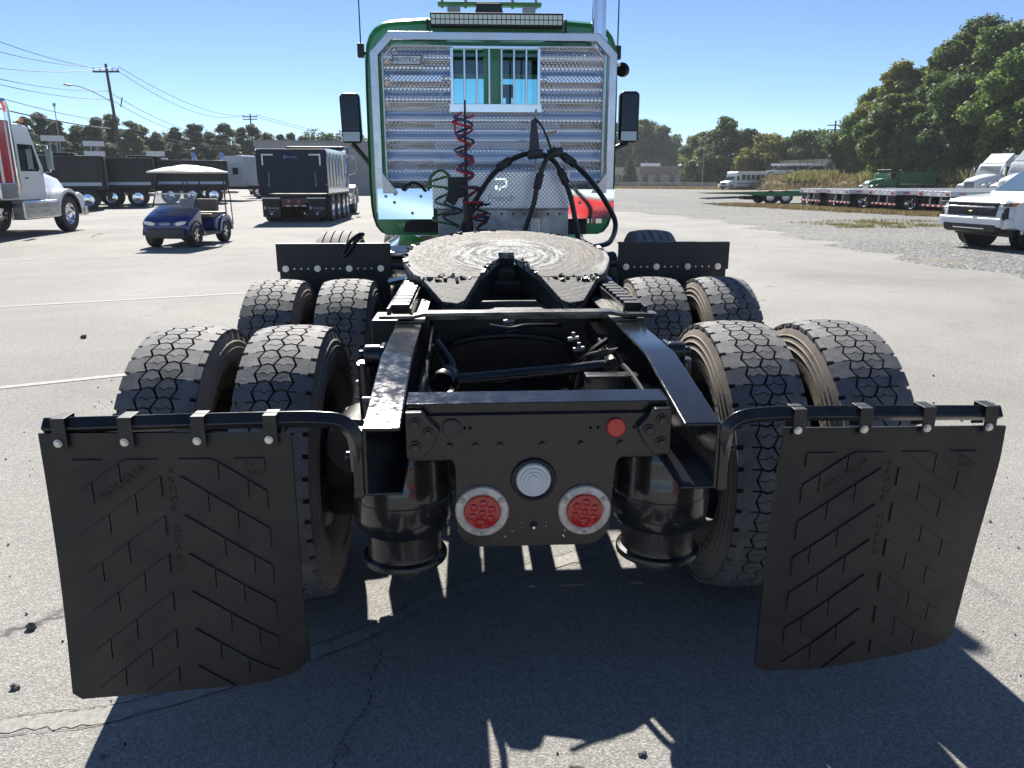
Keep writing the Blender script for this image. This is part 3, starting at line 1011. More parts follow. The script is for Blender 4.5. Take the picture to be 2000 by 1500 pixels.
b.inputs['Specular IOR Level'].default_value = .2
t.links.new(rg.outputs[0], b.inputs['Roughness'])
hh = math_n(t, 'ADD', math_n(t, 'MULTIPLY', streak.outputs['Fac'], .6), math_n(t, 'MULTIPLY', lump.outputs['Fac'], math_n(t, 'ADD', gm.outputs[0], .3)))
bump(t, b, hh, .65, .012)
KP = (0, 1.90, 1.205)
fw = bpy.data.objects.new('fifth_wheel', None); COL.objects.link(fw); fw.parent = truck
fw.location = KP; fw.rotation_euler = (R(10.4), 0, 0)
front = [(.485 * math.cos(R(a)), .47 * math.sin(R(a))) for a in range(-18, 199, 7)]
outl = front + [(-.42, -.29), (-.385, -.335), (-.135, -.335), (-.062, -.10), (-.036, -.045), (-.036, .045), (.036, .045), (.036, -.045), (.062, -.10), (.135, -.335), (.385, -.335), (.42, -.29)]
MB().prism(outl, 'z', -.032, 0).build('top_plate', FWM, fw, bevel=.004, smooth=30)
for s in (-1, 1):
    rp = MB()
    a = [(s * .385, -.336), (s * .135, -.336), (s * .195, -.60), (s * .225, -.63), (s * .285, -.61)]
    zt = [0, 0, -.012, -.016, -.014]
    n = len(a)
    rp.add([(p[0], p[1], z - .001) for p, z in zip(a, zt)] + [(p[0], p[1], z - .035) for p, z in zip(a, zt)], [tuple(range(n)), tuple(range(n, 2 * n))[::-1]] + [(i, (i + 1) % n, n + (i + 1) % n, n + i) for i in range(n)])
    rp.build('ramp', FWM, fw, bevel=.004, smooth=30)
    # deep outer skirt along the side and horn
    ed = [(s * .478, -.05), (s * .461, -.145), (s * .42, -.29), (s * .385, -.335), (s * .285, -.61)]
    zt = [-.033, -.033, -.033, -.036, -.05]
    sk = MB()
    vs = [(p[0], p[1], z) for p, z in zip(ed, zt)] + [(p[0] * .985, p[1], z - d_) for p, z, d_ in zip(ed, zt, (.05, .085, .10, .095, .03))]
    k = len(ed)
    vs2 = [(x - s * .014, y, z) for x, y, z in vs]
    sk.add(vs + vs2, [(i, i + 1, k + i + 1, k + i) for i in range(k - 1)] + [(2 * k + i, 3 * k + i, 3 * k + i + 1, 2 * k + i + 1) for i in range(k - 1)] + [(i, 2 * k + i, 2 * k + i + 1, i + 1) for i in range(k - 1)] + [(k + i, k + i + 1, 3 * k + i + 1, 3 * k + i) for i in range(k - 1)] + [(0, k, 3 * k, 2 * k), (k - 1, 3 * k - 1, 4 * k - 1, 2 * k - 1)])
    sk.build('skirt', BLACKM, fw, smooth=25)
    # throat wall running down inside the V
    tw = MB()
    e2 = [(s * .036, .045), (s * .036, -.045), (s * .062, -.10), (s * .135, -.335), (s * .195, -.60)]
    z2 = [-.033, -.033, -.033, -.036, -.047]
    k = len(e2)
    vs = [(p[0], p[1], z) for p, z in zip(e2, z2)] + [(p[0], p[1], z - d_) for p, z, d_ in zip(e2, z2, (.10, .10, .10, .09, .03))]
    vs2 = [(x + s * .012, y, z) for x, y, z in vs]
    tw.add(vs + vs2, [(i, i + 1, k + i + 1, k + i) for i in range(k - 1)] + [(2 * k + i, 3 * k + i, 3 * k + i + 1, 2 * k + i + 1) for i in range(k - 1)] + [(i, 2 * k + i, 2 * k + i + 1, i + 1) for i in range(k - 1)] + [(k + i, k + i + 1, 3 * k + i + 1, 3 * k + i) for i in range(k - 1)] + [(0, k, 3 * k, 2 * k), (k - 1, 3 * k - 1, 4 * k - 1, 2 * k - 1)])
    tw.build('throat_wall', BLACKM, fw, smooth=25)
MB().bb(-.05, .05, .046, .058, -.13, -.03).build('throat_end', BLACKM, fw)
MB().prism([(-.034, -.035), (.034, -.035), (.034, .04), (-.034, .04)], 'z', -.09, -.055).build('lock_jaw', GRIME, fw, bevel=.006)
MB().bb(-.28, .28, -.10, .25, -.15, -.10).bb(-.32, .32, -.05, .0, -.14, -.06).build('under_frame', GRIME, fw, bevel=.01)
# grease clumps along the rim and ramps
gc = MB()
rg_ = random.Random(3)
for k in range(150):
    q_ = rg_.random()
    if k < 60:
        a = rg_.gauss(rg_.choice((15, 60, 95, 120, 165, 190)), 7); x, y = .478 * math.cos(R(a)), .463 * math.sin(R(a))
    elif k < 115:
        x = rg_.choice((-1, 1)) * min(.38, max(.15, rg_.gauss(.30, .06))); y = -.335 + rg_.uniform(-.05, .02)
    else:
        s = rg_.choice((-1, 1)); y = rg_.uniform(-.30, -.06); x = s * (.05 + (-.06 - y) * .27 + .010)
    r = rg_.uniform(.0025, .0085)
    gc.box((x, y, .001), (r * rg_.uniform(1.5, 5), r * rg_.uniform(1, 2), r * 1.2), rotm(rg_.uniform(-.4, .4), rg_.uniform(-.4, .4), rg_.uniform(0, 3)))
tag(gc.build('grease_clumps', pbr('dark_grease', (.02, .019, .018), .28), fw), kind='stuff')

# ---- front flap plates
for s, x0, x1, bx in ((-1, -1.305, -.64, (-1.255, -1.07, -.885, -.70)), (1, .715, 1.391, (.765, .95, 1.14, 1.325))):
    f = MB().bb(x0, x1, 2.845, 2.857, 1.022, 1.186).bb(x0, x1, 2.857, 2.885, 1.176, 1.186).build('fender_plate', pbr('navy_black_plate', (.010, .012, .016), .5), truck, bevel=.002)
    MB().bb(x0 + .01, x1 - .01, 2.8605, 2.872, .52, 1.15).build('front_flap', RUBBER, f)
    for x in bx:
        MB().cyl((x, 2.8445, 1.04), (x, 2.838, 1.04), .019, n=18).cyl((x, 2.838, 1.04), (x, 2.83, 1.04), .011, n=6).build('bolt', ZINC, f)
        for dx in (.05, .09, .13):
            if x + dx < x1 - .03:
                MB().cyl((x + dx, 2.8445, 1.04), (x + dx, 2.842, 1.04), .005, n=8).build('rivet', ZINC, f)
    MB().tube([(s * .437, 2.87, 1.03), (s * .75, 2.87, 1.06), (s * 1.25, 2.87, 1.06)], .018, 8).build('flap_arm', BLACK, f)
    MB().cyl((s * .75, 3.2, 1.06), (s * .43, 3.0, 1.04), .04, n=12).build('pusher_bracket', BLACKM, truck)
MB().cyl((-1.0, AX3, .70), (1.0, AX3, .70), .07, n=16).build('pusher_axle', GRIME, truck)
# loop of chain / grab handle on the left plate
MB().tube(spline([(-.80, 2.83, 1.225), (-.835, 2.825, 1.20), (-.875, 2.82, 1.145), (-.905, 2.82, 1.118), (-.915, 2.82, 1.13), (-.89, 2.82, 1.175), (-.85, 2.83, 1.215), (-.81, 2.84, 1.24), (-.79, 2.85, 1.235)], 6), .011, 8).build('grab_loop', BLACK, truck)
MB().bb(-.78, -.35, 2.92, 3.35, 1.10, 1.13).build('deck_step', ALUW, truck, bevel=.01)
MB().bb(-.34, .34, 2.98, 4.28, 1.058, 1.066).build('deck_plate', ALUW, truck)
for s in (-1, 1):
    MB().cyl((s * .80, 3.95 if s < 0 else 4.1, .72), (s * .80, 6.0, .72), .30, n=32).build('fuel_tank', CHROME, truck, bevel=.03)
    MB().tube([(s * .45, 2.55, 1.03), (s * .62, 2.62, .99), (s * .62, 2.8, .99)], .022, 8).build('step_tube', ALU, truck)

# ---- cab shell
CB = 4.75
CX = .025
def cabsec(y, top, sh=0.):
    h = [(0, top), (.55, top - .006), (.78, top - .022), (.86, top - .04), (.92, top - .075), (.96, top - .125), (.985, top - .19), (1.0, top - .30), (1.005, 2.2), (1.01, 1.5), (1.005, 1.34), (.995, 1.25), (.97, 1.17), (.93, 1.12), (.88, 1.10), (.5, 1.10), (0, 1.10)]
    h = [(min(x, 10) * (1 - sh), min(z, top)) for x, z in h]
    return [(CX + x, y, z) for x, z in h] + [(CX - x, y, z) for x, z in reversed(h[1:-1])]
def cabsec_in(y, top, k):
    return [(CX + (x - CX) * k, y, 1.10 + (z - 1.10) * (k * .985) + .03) for x, yy, z in cabsec(y, top)]
cab = MB().loft([cabsec(CB + .03, 2.72, .02), cabsec(CB, 2.745, .004), cabsec(CB + .06, 2.77), cabsec(5.6, 2.775), cabsec(6.05, 2.74, .01), cabsec(6.25, 2.60, .03), cabsec(6.55, 1.95, .04)]).build('cab', GREEN, truck, smooth=40)
# (the first section sits slightly inside the back wall to give it a soft edge)
inner = MB().loft([cabsec_in(CB + .07, 2.70, .94), cabsec_in(6.0, 2.68, .94), cabsec_in(6.18, 2.54, .92), cabsec_in(6.44, 1.93, .90)])
wr = MB().bb(-.33, -.045, 4.6, 4.95, 1.98, 2.56)
wl_ = MB().bb(.095, .435, 4.6, 4.95, 1.98, 2.56)
ws = MB().prism([(CX - .80, 1.92), (CX + .80, 1.92), (CX + .74, 2.50), (CX - .74, 2.50)], 'y', 6.0, 7.0)
sw = MB().prism([(5.25, 1.85), (6.1, 1.85), (5.98, 2.42), (5.25, 2.42)], 'x', -1.3, 1.3)
bool_cut(cab, [inner, wr, wl_, ws, sw])
MB().bb(-.335, -.04, 4.80, 4.806, 1.975, 2.565).build('rear_glass', GLASS, cab)
MB().bb(.09, .44, 4.80, 4.806, 1.975, 2.565).build('rear_glass', GLASS, cab)
MB().add([(CX - .80, 6.52, 1.92), (CX + .80, 6.52, 1.92), (CX + .74, 6.24, 2.50), (CX - .74, 6.24, 2.50)], [(0, 1, 2, 3)]).build('windshield', GLASS, cab, smooth=0)
for s in (-1, 1):
    MB().add([(CX + s * .955, 5.25, 1.85), (CX + s * .955, 6.1, 1.85), (CX + s * .945, 5.98, 2.42), (CX + s * .945, 5.25, 2.42)], [(0, 1, 2, 3)]).build('door_glass', GLASS, cab, smooth=0)
    st = MB().box((CX + s * .45, 5.25, 1.45), (.5, .5, .12)).box((CX + s * .45, 5.05, 1.75), (.48, .12, .58), rotm(R(-8)))
    st.build('seat', DARKINT, cab, bevel=.04)
MB().box((CX - .42, 5.0, 2.10), (.22, .08, .16)).build('headrest', DARKINT, cab, bevel=.03)
MB().bb(CX - .85, CX + .85, 6.0, 6.3, 1.45, 1.88).build('dashboard', DARKINT, cab, bevel=.05)
MB().bb(CX - .80, CX + .80, 5.75, 6.13, 2.47, 2.58).build('sun_visor', DARKINT, cab, bevel=.02)
MB().tube([(CX - .42 + .21 * math.cos(a), 5.78 + .09 * math.sin(a), 1.90 + .19 * math.sin(a)) for a in [i * math.pi / 12 for i in range(24)]], .015, 6, closed=True).build('steering_wheel', PLASTB, cab)
MB().box((.22, 6.1, 2.30), (.05, .03, .22)).box((.22, 6.1, 2.36), (.12, .03, .12)).build('dash_camera', DARKINT, cab)
# black arches under the cab
MB().prism([(-.72, 1.12), (-.70, 1.20), (-.62, 1.235), (-.50, 1.235), (-.40, 1.19), (-.35, 1.12)], 'y', 4.735, 4.76).build('arch_guard', BLACKM, cab)
MB().bb(.55, .80, 4.70, 4.748, 1.10, 1.26).build('cab_latch_box', BLACKM, cab, bevel=.01)
# hood and front axle
MB().loft([[(CX + x * k, y, z) for x, z in ((-.95, 1.0), (-.93, zt - .2), (-.78, zt - .05), (-.4, zt), (.4, zt), (.78, zt - .05), (.93, zt - .2), (.95, 1.0))] for y, zt, k in ((6.5, 1.93, 1), (7.5, 1.86, .95), (8.3, 1.72, .88), (8.6, 1.5, .82))]).build('hood', GREEN, truck, smooth=40)
MB().cyl((-1, AXS, .5), (1, AXS, .5), .06, n=12).build('steer_axle', GRIME, truck)
MB().bb(-1.1, 1.1, 8.6, 8.75, .5, .85).build('front_bumper', CHROME, truck, bevel=.04)

# ---- mirrors
for s, x0, x1 in ((-1, -1.382, -1.182), (1, 1.283, 1.477)):
    zt, zb = (2.325, 1.872) if s < 0 else (2.358, 1.885)
    mh = MB().prism([(x0 + .03, zb), (x1 - .02, zb), (x1, zb + .03), (x1 - (.012 if s < 0 else 0), zt - .02), (x1 - .035, zt), (x0 + .03, zt), (x0, zt - .03), (x0 + (0.01 if s < 0 else .0), zb + .03)], 'y', 5.985, 6.07).build('side_mirror', BLKP, truck, bevel=.02)
    MB().bb(x0 + .022, x1 - .022, 5.978, 5.984, zb + .12, zt - .025).build('mirror_glass', pbr('dark_mirror_glass', (.03, .032, .036), .06, .9), mh)
    MB().bb(x0 + .022, x1 - .022, 5.976, 5.983, zb + .02, zb + .105).build('spot_mirror', pbr('spot_mirror_glass', (.2, .2, .2), .05, 1.), mh)
    MB().tube(spline([((x0 + x1) / 2, 6.02, zb), (s * 1.21, 6.02, zb - .08), (s * 1.05, 6.02, zb - .28), (s * .98, 6.0, zb - .36)], 6), .024, 8).build('mirror_arm', PLASTB, mh)
MB().lathe([(.0, -.05), (.05, -.045), (.07, 0), (.0, .01)], o=(1.295, 5.98, 2.545), ax=(.5, 1, .5), n=20).tube([(1.29, 6.0, 2.56), (1.10, 6.02, 2.66), (.98, 6.02, 2.66)], .014, 8).build('convex_mirror', BLKP, truck)
# ---- antennas, stack
for x, zb in ((-1.056, 2.62), (1.10, 2.62)):
    a_ = MB().cyl((x, 5.2, zb), (x, 5.2, 3.9), .006, .004, 6).build('antenna', PLASTB, truck)
    MB().box((x, 5.2, zb - .04), (.055, .06, .11)).box((x * .985, 5.2, zb - .06), (.08, .03, .03)).build('antenna_base', PLASTB, a_, bevel=.008)
MB().cyl((.843, 4.62, 2.60), (.843, 4.62, 3.6), .056, n=24).build('exhaust_stack', CHROME, truck)
MB().cyl((.843, 4.62, 1.2), (.843, 4.62, 2.60), .07, n=24).build('muffler', CHROME, truck)

# ---- headache rack (plane Y 4.5); RP reads a position in the rack's own plane
def RP(px, py):
    s = .003873 + (py - 100) * 6.6e-7
    d = py - 62
    return ((px - (954.96 + (py - 100) * .0072)) * s, 2.606 - .00328 * d - 1.35e-6 * d * d)
rack = bpy.data.objects.new('headache_rack', None); COL.objects.link(rack); rack.parent = truck
def bar(mb, pts, wd, dp, y0):
    """flat bar following pts in the rack plane"""
    for a, c in zip(pts[:-1], pts[1:]):
        a, c = Vector((a[0], 0, a[1])), Vector((c[0], 0, c[1]))
        d = (c - a).normalized(); n = Vector((-d.z, 0, d.x)) * wd / 2
        a, c = a - d * wd * .2, c + d * wd * .2
        vs = []
        for y in (y0, y0 + dp):
            vs += [a + n + Vector((0, y, 0)), c + n + Vector((0, y, 0)), c - n + Vector((0, y, 0)), a - n + Vector((0, y, 0))]
        mb.add(vs, [(0, 1, 2, 3), (7, 6, 5, 4), (0, 4, 5, 1), (1, 5, 6, 2), (2, 6, 7, 3), (3, 7, 4, 0)])
    return mb
RX0, RX1 = -.862, .930
fr = MB()
zt = 2.575
bar(fr, [(RX0 - .008, 1.30), (RX0 - .008, 2.46)], .060, .075, 4.47)
bar(fr, [(RX1 + .008, 1.30), (RX1 + .008, 2.46)], .060, .0755, 4.4705)
bar(fr, [(RX0 - .008, 2.455), (RX0 + .115, zt + .006)], .0595, .074, 4.471)
bar(fr, [(RX1 + .008, 2.455), (RX1 - .115, zt + .006)], .0595, .074, 4.4715)
bar(fr, [(RX0 + .115, zt + .006), (RX1 - .115, zt + .006)], .0598, .0735, 4.472)
fr.build('frame', pbr('satin_aluminium_frame', (.55, .56, .59), .24, 1., rough2=.36, nscale=5), rack, bevel=.006)
# inner lip
li = MB()
bar(li, [(RX0 + .05, 1.46), (RX0 + .05, 2.43), (RX0 + .13, 2.515), (RX1 - .13, 2.515), (RX1 - .05, 2.43), (RX1 - .05, 1.46)], .014, .03, 4.50)
li.build('frame_lip', ALUW, rack, bevel=.003)
# corrugated diamond-tread sheet
DIA = bpy.data.materials.new('polished_diamond_sheet')
t, b = nodes(DIA)
b.inputs['Base Color'].default_value = (.78, .79, .82, 1)
b.inputs['Metallic'].default_value = 1.
b.inputs['Roughness'].default_value = .08
tco = t.nodes.new('ShaderNodeTexCoord').outputs['Object']
sep = t.nodes.new('ShaderNodeSeparateXYZ'); t.links.new(tco, sep.inputs[0])
def lattice(fx, fz, sx):
    u = math_n(t, 'MULTIPLY', math_n(t, 'ADD', math_n(t, 'MULTIPLY', sep.outputs[0], sx), sep.outputs[2]), fx)
    return math_n(t, 'PINGPONG', u, .5)
A_, B_ = lattice(33, 1, 1.), lattice(33, 1, -1.)
mn = math_n(t, 'MINIMUM', A_, B_)
ht = ramp(t, mn, [(.05, 0.), (.20, 1.)])
bump(t, b, ht.outputs[0], .6, .005)
dk = ramp(t, mn, [(.04, (.45, .46, .48)), (.11, (.92, .93, .95))])
t.links.new(dk.outputs[0], b.inputs['Base Color'])
def corr(x0, x1, z0, z1, y0=4.525, amp=.0145, per=.150):
    mb = MB()
    n = max(4, int((z1 - z0) / per * 16))
    return mb.grid(lambda u, v: (x0 + (x1 - x0) * u, y0 - amp * math.sin(2 * math.pi * (z0 + (z1 - z0) * v) / per), z0 + (z1 - z0) * v), 2, n)
wx0, wz1 = RP(880, 92); wx1, wz0 = RP(1050, 218)
for k, (a, c, d, e_) in enumerate(((RX0 + .045, wx0, wz0, 2.51), (wx1, RX1 - .045, wz0, 2.51), (RX0 + .045, RX1 - .045, 1.42, wz0 - .004))):
    corr(a, c, d, e_).build('corrugated_sheet', DIA, rack, smooth=80)
# window frame and bars
wf = MB()
for a, c in (((wx0, wz0), (wx0, wz1)), ((wx1, wz0), (wx1, wz1)), ((wx0, wz1), (wx1, wz1))):
    bar(wf, [a, c], .022, .05, 4.485)
bar(wf, [(wx0 - .01, wz0 + .012), (wx1 + .01, wz0 + .012)], .062, .052, 4.484)
wf.build('window_frame', ALU, rack, bevel=.003)
for k in range(6):
    x = wx0 + (wx1 - wx0) * (k + 1) / 7
    MB().cyl((x, 4.515, wz0), (x, 4.515, wz1), .0085, n=10).build('window_bar', ALU, rack)
# diamond-shaped backing strips with slots (louvre covers)
for (pa, pb) in (((762, 150), (863, 178)), ((1067, 150), (1172, 178))):
    x0, z1 = RP(*pa); x1, z0 = RP(*pb)
    MB().bb(x0, x1, 4.484, 4.494, z0 + .05, z1).build('light_panel', DIA, rack, bevel=.004)
# maker's plate
x0, z1 = RP(764, 109); x1, z0 = RP(824, 130)
pl = MB().prism([(x0 + .01, z1), (x1, z1), (x1 - .01, z0), (x0, z0)], 'y', 4.478, 4.486).build('maker_plate', ALUW, rack)
mb = MB(); text_on(mb, 'PROTECH', .046, ((x0 + x1) / 2, 4.4765, (z0 + z1) / 2), (1, 0, 0), (0, 0, 1)); mb.build('plate_lettering', PLASTB, pl, smooth=0)
fb = MB(); bar(fb, [(x0 + .01, z1 - .005), (x1 - .003, z1 - .005), (x1 - .013, z0 + .005), (x0 + .003, z0 + .005), (x0 + .012, z1 - .005)], .006, .004, 4.4745); fb.build('plate_border', PLASTB, pl, smooth=0)
# lower polished side plates and centre tool box
for (pa, pb) in (((738, 368), (846, 424)), ((1101, 370), (1196, 424))):
    x0, z1 = RP(*pa); x1, z0 = RP(*pb)
    mb = MB().grid(lambda u, v: (x0 + (x1 - x0) * u, 4.452 + .0012 * math.sin(3.1 * u) + .0008 * math.sin(5 * v + 2 * u) + (.011 * v if x0 < 0 else .0), z0 + (z1 - z0) * v), 12, 8)
    mb.bb(x0, x1, 4.466, 4.475, z0, z1)
    p_ = mb.build('polished_plate', CHROME, rack, smooth=60)
    for (u, v) in ((.15, .75), (.32, .82), (.3, .55), (.78, .75), (.62, .2)):
        MB().cyl((x0 + (x1 - x0) * u, 4.46, z0 + (z1 - z0) * v), (x0 + (x1 - x0) * u, 4.445, z0 + (z1 - z0) * v), .012, n=10).build('bolt', STEEL, p_)
x0, z1 = RP(846, 336); x1, z0 = RP(1100, 404)
DIA2 = DIA.copy(); DIA2.name = 'tread_plate_box'
DIA2.node_tree.nodes['Principled BSDF'].inputs['Roughness'].default_value = .28
tb = MB().bb(x0, x1, 4.15, 4.45, z0, z1).build('tool_box', DIA2, rack, bevel=.01)
bx, bz = RP(973, 358)
em_ = MB(); bar(em_, [(bx - .04, bz + .03), (bx + .04, bz + .03), (bx + .04, bz - .02), (bx, bz - .03), (bx - .015, bz - .05)], .012, .006, 4.142)
em_.box((bx - .035, 4.145, bz - .03), (.02, .006, .03)); em_.build('box_emblem', CHROME, tb)
mb = MB(); text_on(mb, 'Protech', .062, (bx, 4.1455, bz - .105), (1, 0, 0), (0, 0, 1)); mb.build('box_lettering', STEEL, tb, smooth=0)
x0b, z1b = RP(880, 404); x1b, z0b = RP(1102, 448)
MB().bb(x0b - .1, x1b, 4.30, 4.33, 1.08, z0 - .003).build('lower_panel', pbr('stained_aluminium', (.42, .42, .43), .32, 1., col2=(.3, .28, .26), nscale=6, rough2=.5), rack, bevel=.004)
for k in range(11):
    MB().cyl((x0b - .06 + k * .09, 4.299, z0 - .04), (x0b - .06 + k * .09, 4.29, z0 - .04), .009, n=8).build('rivet', PLASTB, rack)
MB().cyl((.335, 4.28, 1.08), (.335, 4.28, 1.26), .045, n=16).build('grease_canister', ALUW, rack, bevel=.004)
MB().cyl((.335, 4.28, 1.18), (.335, 4.28, 2.05), .009, n=8).build('hanger_rod', STEEL, rack)
# corner braces
for s, x in ((-1, RX0 + .02), (1, RX1 - .02)):
    MB().prism([(x, 1.60), (x - s * .12, 1.44), (x, 1.44)], 'y', 4.44, 4.47).build('corner_brace', ALUW, rack, bevel=.003)
# light bar on top
lb = MB().bb(-.45, .565, 4.60, 4.68, 2.668, 2.768).build('light_bar', PLASTB, truck, bevel=.006)
cell = MB().box((0, 0, 0), (.030, .006, .030)).mesh('led_cell', pbr('led_reflector', (.75, .72, .55), .25, .4), 0)
for k in range(28):
    for j in range(2):
        obj('led_cell', cell, lb, (-.425 + k * .0357, 4.598, 2.700 + j * .037))
for x in (-.47, .585):
    MB().box((x, 4.64, 2.66), (.02, .07, .13)).build('light_bracket', PLASTB, lb, bevel=.004)
# roof bracket with beacon box
rb = MB().bb(-.415, .466, 5.36, 5.44, 2.965, 2.997).build('roof_rack', pbr('pale_green_steel', (.10, .20, .09), .5), truck, bevel=.006)
for x in (-.28, .36):
    MB().bb(x - .055, x + .055, 5.37, 5.43, 2.76, 2.964).build('rack_post', STEEL, rb)
MB().prism([(-.085, 2.98), (.12, 2.98), (.16, 2.80), (-.12, 2.80)], 'y', 5.32, 5.36).build('beacon_box', PLASTB, rb, bevel=.01)
for x in (-.38, -.18, .22, .42):
    MB().cyl((x, 5.4, 2.95), (x, 5.4, 3.03), .012, n=8).build('bolt', STEEL, rb)

# ---- pogo stick, coiled lines, power cables
def HP(px, py, y=3.9):
    return ((px - 964.5) / 276.5, y, 1.208 + (445 - py) * .00355)
MB().tube([HP(914, 470), HP(911, 330), HP(911, 200)], [.012, .011, .007], 8).build('hose_post', PLASTB, truck)
MB().cyl(HP(916, 462), HP(913, 395), .034, n=12).build('post_spring', GRIME, truck)
def coil(axis, r, pitch, phase, wire, mat, name):
    pts = spline(axis, 10)
    out, L, last = [], 0., pts[0]
    Ls = [0.]
    for p in pts[1:]:
        L += (p - last).length; Ls.append(L); last = p
    N = int(L / pitch * 18)
    for i in range(N + 1):
        s_ = L * i / N
        j = max(k for k in range(len(Ls)) if Ls[k] <= s_ + 1e-9)
        j = min(j, len(pts) - 2)
        f = (s_ - Ls[j]) / max(1e-6, Ls[j + 1] - Ls[j])
        p = pts[j].lerp(pts[j + 1], f)
        d = (pts[j + 1] - pts[j]).normalized()
        u = d.cross(Vector((0, 1, 0))).normalized(); v = Vector((0, 1, 0))
        a = phase + 2 * math.pi * s_ / pitch
        rr = r * (1.25 if s_ < pitch * .8 else 1.) * (.9 + .18 * math.sin(a * .37 + phase))
        out.append(p + (u * math.cos(a) + v * math.sin(a)) * rr)
    MB().tube(out, wire, 6).build(name, mat, truck)
axA = [HP(908, 228), HP(909, 290), HP(912, 345), HP(925, 395), HP(945, 442)]
coil(axA, .060, .105, 0.4, .0085, HOSER, 'coiled_air_line')
coil(axA, .066, .112, 2.6, .0085, HOSEU, 'coiled_air_line')
coil([HP(862, 345, 3.95), HP(866, 390, 3.95), HP(868, 445, 3.95)], .085, .125, 1.2, .0085, HOSEG, 'coiled_power_line')
coil([HP(885, 365, 3.97), HP(884, 405, 3.97), HP(880, 445, 3.97)], .065, .11, 3.2, .008, HOSEU, 'coiled_air_line')
coil([HP(940, 395, 3.85), HP(938, 420, 3.85), HP(945, 450, 3.85)], .055, .07, 0., .0075, HOSEB, 'coiled_power_line')
MB().tube(spline([HP(905, 222), HP(893, 235), HP(892, 262), HP(905, 275)], 6), .0085, 6).build('air_line', HOSER, truck)
MB().tube(spline([HP(880, 345, 3.95), HP(862, 332, 3.95), HP(842, 345, 3.95), HP(836, 372, 3.95)], 6), .011, 6).build('power_line', HOSEG, truck)
MB().box(HP(893, 365, 3.94), (.13, .05, .14)).box(HP(884, 385, 3.93), (.08, .05, .09), rotm(0, .5, 0)).build('plug_holder', PLASTB, truck, bevel=.012)
MB().tube(spline([HP(775, 372, 4.38), HP(785, 362, 4.36), HP(800, 357, 4.36), HP(815, 363, 4.36), HP(822, 373, 4.38)], 6), .012, 6).build('air_line', HOSEB, truck)
cables = [
    ([(895, 470), (905, 440), (930, 390), (960, 345), (990, 318), (1022, 303), (1048, 298)], (985, 322)),
    ([(1048, 298), (1080, 312), (1100, 340), (1118, 385), (1130, 440), (1136, 475)], (1098, 345)),
    ([(1083, 296), (1112, 312), (1150, 345), (1185, 390), (1208, 435), (1217, 470), (1205, 505), (1180, 540)], (1112, 315)),
    ([(1086, 290), (1070, 308), (1058, 335), (1050, 365), (1043, 400), (1028, 445), (1020, 475)], (1053, 352)),
]
for k, (pp, cl) in enumerate(cables):
    y = 3.9 - .02 * k
    pts = [Vector(HP(a, c, y)) for a, c in pp]
    if k == 2:
        pts[-2].y, pts[-1].y = 3.2, 2.7
        pts[-2] = Vector((.62, 3.2, 1.12)); pts[-1] = Vector((.45, 2.6, 1.08))
        pts[-3] = Vector((.80, 3.6, 1.13))
    path = spline(pts, 8)
    h_ = MB().tube(path, .0185, 8).build('air_cable', HOSEB, truck)
    q = Vector(HP(*cl, y))
    j = min(range(1, len(path) - 1), key=lambda i: (path[i] - q).length)
    d = (path[j + 1] - path[j - 1]).normalized()
    MB().cyl(path[j] - d * .055, path[j] + d * .055, .029, n=12).box(path[j], (.05, .06, .05)).build('cable_clamp', PLASTB, h_, bevel=.006)
MB().add([HP(1040, 235, 3.93), HP(1050, 235, 3.93), HP(1056, 296, 3.87), HP(1034, 296, 3.87)] + [HP(1040, 235, 3.937), HP(1050, 235, 3.937), HP(1056, 296, 3.877), HP(1034, 296, 3.877)], [(0, 1, 2, 3), (7, 6, 5, 4), (0, 4, 5, 1), (1, 5, 6, 2), (2, 6, 7, 3), (3, 7, 4, 0)]).build('cable_strap', pbr('grey_webbing', (.07, .075, .08), .8), truck)
MB().cyl(HP(1032, 303, 3.88), HP(1062, 300, 3.88), .032, n=12).cyl(HP(1070, 302, 3.86), HP(1100, 296, 3.86), .032, n=12).build('cable_sleeve', pbr('grey_sleeve', (.05, .053, .058), .7), truck, bevel=.006)
MB().tube(spline([HP(1045, 232, 3.93), HP(1058, 245, 3.92), HP(1068, 265, 3.9), HP(1078, 293, 3.88)], 6), .009, 6).build('cable_rope', PLASTB, truck)
MB().tube([HP(1071, 262, 3.92), HP(1090, 258, 3.92)], .010, 8).build('wooden_toggle', pbr('pale_wood', (.5, .38, .22), .7), truck)
# ================================================================== BACKGROUND VEHICLES
WINB = pbr('dark_window', (.015, .022, .026), .05)
WINS = pbr('tinted_windscreen', (.05, .075, .08), .04)
SILV = pbr('silver_paint', (.42, .44, .47), .3, .3, coat=.4)
TANP = pbr('tan_vinyl', (.15, .12, .095), .6)
CREAM = pbr('cream_plastic', (.72, .68, .58), .4, col2=(.60, .56, .48), nscale=4)
DGREY = pbr('dark_grey_plastic', (.05, .05, .052), .5)
LAMPW = pbr('clear_headlamp', (.7, .72, .74), .1, .3, coat=.8)
GREENT = pbr('green_steel', (.016, .17, .055), .35, coat=.3, col2=(.02, .12, .045), nscale=3)
DECKW = pbr('oak_deck', (.33, .25, .16), .8)
TYB = pbr('clean_tyre', (.018, .018, .019), .7, col2=(.035, .033, .031), nscale=12)

